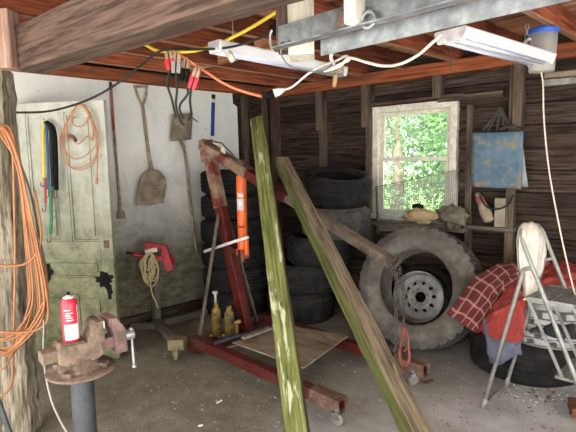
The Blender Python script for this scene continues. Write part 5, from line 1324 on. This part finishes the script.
tag(rag, 'dirty white rag draped over the stepladder top rail', 'rag')
# glove and lump on the treaded tyre, block on the floor
c = PD(556, 331, 2.96); g_ = thing('glove', 'black glove lying on the treaded tyre behind the stepladder', 'glove', c)
def blob(mb, c, d, ax=None, seed=0, amp=.15):
    Rm = ax.to_3x3() if ax is not None else Matrix.Identity(3)
    def fn(u, v):
        a, b_ = u * 2 * math.pi, (v - .5) * math.pi; q_ = V((math.cos(a) * math.cos(b_), math.sin(a) * math.cos(b_), math.sin(b_)))
        k = 1 + amp * noise.noise(q_ * 2 + V((seed, 0, 0))); return c + Rm @ V((q_.x * d[0] * k, q_.y * d[1] * k, q_.z * d[2] * k))
    mb.grid(fn, 20, 10)
mb = MB(); blob(mb, c, (.075, .055, .045), None, 4); mb.build('palm', 'cap', g_)
for k in range(4):
    mb = MB(); p = c + V((-.05 - .004 * k, -.05 + k * .024, -.01)); mb.tube(spline([p, p + V((-.05, -.01, .005)), p + V((-.085, -.015, -.012))], 4), [.015] * 7 + [.013, .009], 8); mb.build('finger', 'cap', g_)
mb = MB(); mb.tube([c + V((.05, .02, 0)), c + V((.10, .04, .01))], [.045, .05], 12); mb.build('cuff', 'cap', g_)
b0, b1 = PZ(563, 407, .0), PZ(600, 432, .0)
mb = MB(); p = PZ(566, 421); fx = V((.92, .39, 0)).normalized(); mb.box(p + fx * .14 + V((.0, .10, .045)), (.30, .16, .06), frame(fx).to_3x3()); mb.box(p + fx * .14 + V((0, .1, .0075)), (.30, .03, .015), frame(fx).to_3x3())
tag(mb.build('wood_block', 'block', None, origin=p, bevel=.003), 'reddish brown plank block on the floor before the stepladder', 'block')
# litter on the floor
rr = random.Random(21)
def chips(n, mat, gen, s0, s1, label, seed):
    mb = MB(); 
    for i in range(n):
        px, py = gen()
        p = PZ(px, py, .002); s_ = rr.uniform(s0, s1); a = rr.uniform(0, 6.28)
        pts = [p + V((math.cos(a + t) * s_ * rr.uniform(.5, 1.3), math.sin(a + t) * s_ * .55, 0)) for t in (0, 1.6, 3.1, 4.6)]
        h_ = V((0, 0, rr.uniform(.002, .008)))
        mb.add(pts + [q_ + h_ for q_ in pts], [(3, 2, 1, 0), (4, 5, 6, 7), (0, 1, 5, 4), (1, 2, 6, 5), (2, 3, 7, 6), (3, 0, 4, 7)])
    o = mb.build('floor_debris', mat, None); return tag(o, label, 'debris', kind='stuff')
chips(45, 'whitecord', lambda: (rr.gauss(538, 18), rr.gauss(396, 10)), .003, .009, 'tiny pale flakes scattered on the floor before the stepladder', 7)
chips(50, 'ply', lambda: (rr.gauss(535, 22), rr.gauss(392, 12)), .006, .018, 'pale wood chips scattered on the floor before the stepladder', 1)
chips(110, 'leafbrown', lambda: (rr.uniform(430, 574), rr.uniform(345, 430)), .003, .011, 'brown leaf bits scattered over the bright floor', 2)
chips(120, 'clampgrey', lambda: (rr.uniform(130, 470), rr.uniform(335, 430)), .004, .014, 'grey grit scattered over the dusty floor', 3)
for (a, b_, c_, d_, lb_) in ((217, 403, 222, 400, 'white chip lying on the dusty floor near the plywood'), (198, 426, 203, 425, 'white sliver lying on the dusty floor nearest the camera'), (424, 383, 433, 380, 'rusty bracket scrap with a white end beside the hoist leg')):
    p0, p1 = PZ(a, b_, .01), PZ(c_, d_, .01); mb = MB(); mb.bar(p0, p1, .013 if 'rusty' not in lb_ else .03, .009)
    tag(mb.build('floor_scrap', 'rust' if 'rusty' in lb_ else 'white', None, origin=p0, bevel=.003), lb_, 'scrap')
import math
F=482.;H=1.56;D1=490.;HY=160.;ROLL=0.02
PITCH=math.atan((216-HY)/F)
YAW=math.atan(D1/math.hypot(F,216-HY))  # fwd is YAW left of +Y
fw=(-math.sin(YAW)*math.cos(PITCH),math.cos(YAW)*math.cos(PITCH),-math.sin(PITCH))
rt0=(math.cos(YAW),math.sin(YAW),0.)
def cross(a,b):return(a[1]*b[2]-a[2]*b[1],a[2]*b[0]-a[0]*b[2],a[0]*b[1]-a[1]*b[0])
up0=cross(rt0,fw)
# image rolled: world down goes right in image => 
c,s=math.cos(ROLL),math.sin(ROLL)
# screen right axis R, up axis U such that up0 appears tilted: up0 = c*U - s*R ; rt0 = c*R + s*U
R=tuple(c*rt0[i]-s*up0[i] for i in range(3)); U=tuple(s*rt0[i]+c*up0[i] for i in range(3))
def ray(px,py):
    a=(px-288)/F;b=-(py-216)/F
    return tuple(fw[i]+a*R[i]+b*U[i] for i in range(3))
def onplane(px,py,ax,val):
    d=ray(px,py);o=(0,0,H);t=(val-o[ax])/d[ax];return tuple(round(o[i]+t*d[i],3) for i in range(3))
def atz(px,py,z=0.):return onplane(px,py,2,z)
def atd(px,py,D):  # horizontal depth along fwd
    d=ray(px,py);fh=(-math.sin(YAW),math.cos(YAW));t=D/(d[0]*fh[0]+d[1]*fh[1]);return tuple(round((0,0,H)[i]+t*d[i],3) for i in range(3))
def proj(p):
    v=(p[0],p[1],p[2]-H);dt=lambda a:sum(v[i]*a[i] for i in range(3));z=dt(fw);return(round(288+F*dt(R)/z,1),round(216-F*dt(U)/z,1))
def depth(p):return round(-math.sin(YAW)*p[0]+math.cos(YAW)*p[1],3)
for o in bpy.data.objects:
    if '_o' in o: del o['_o']
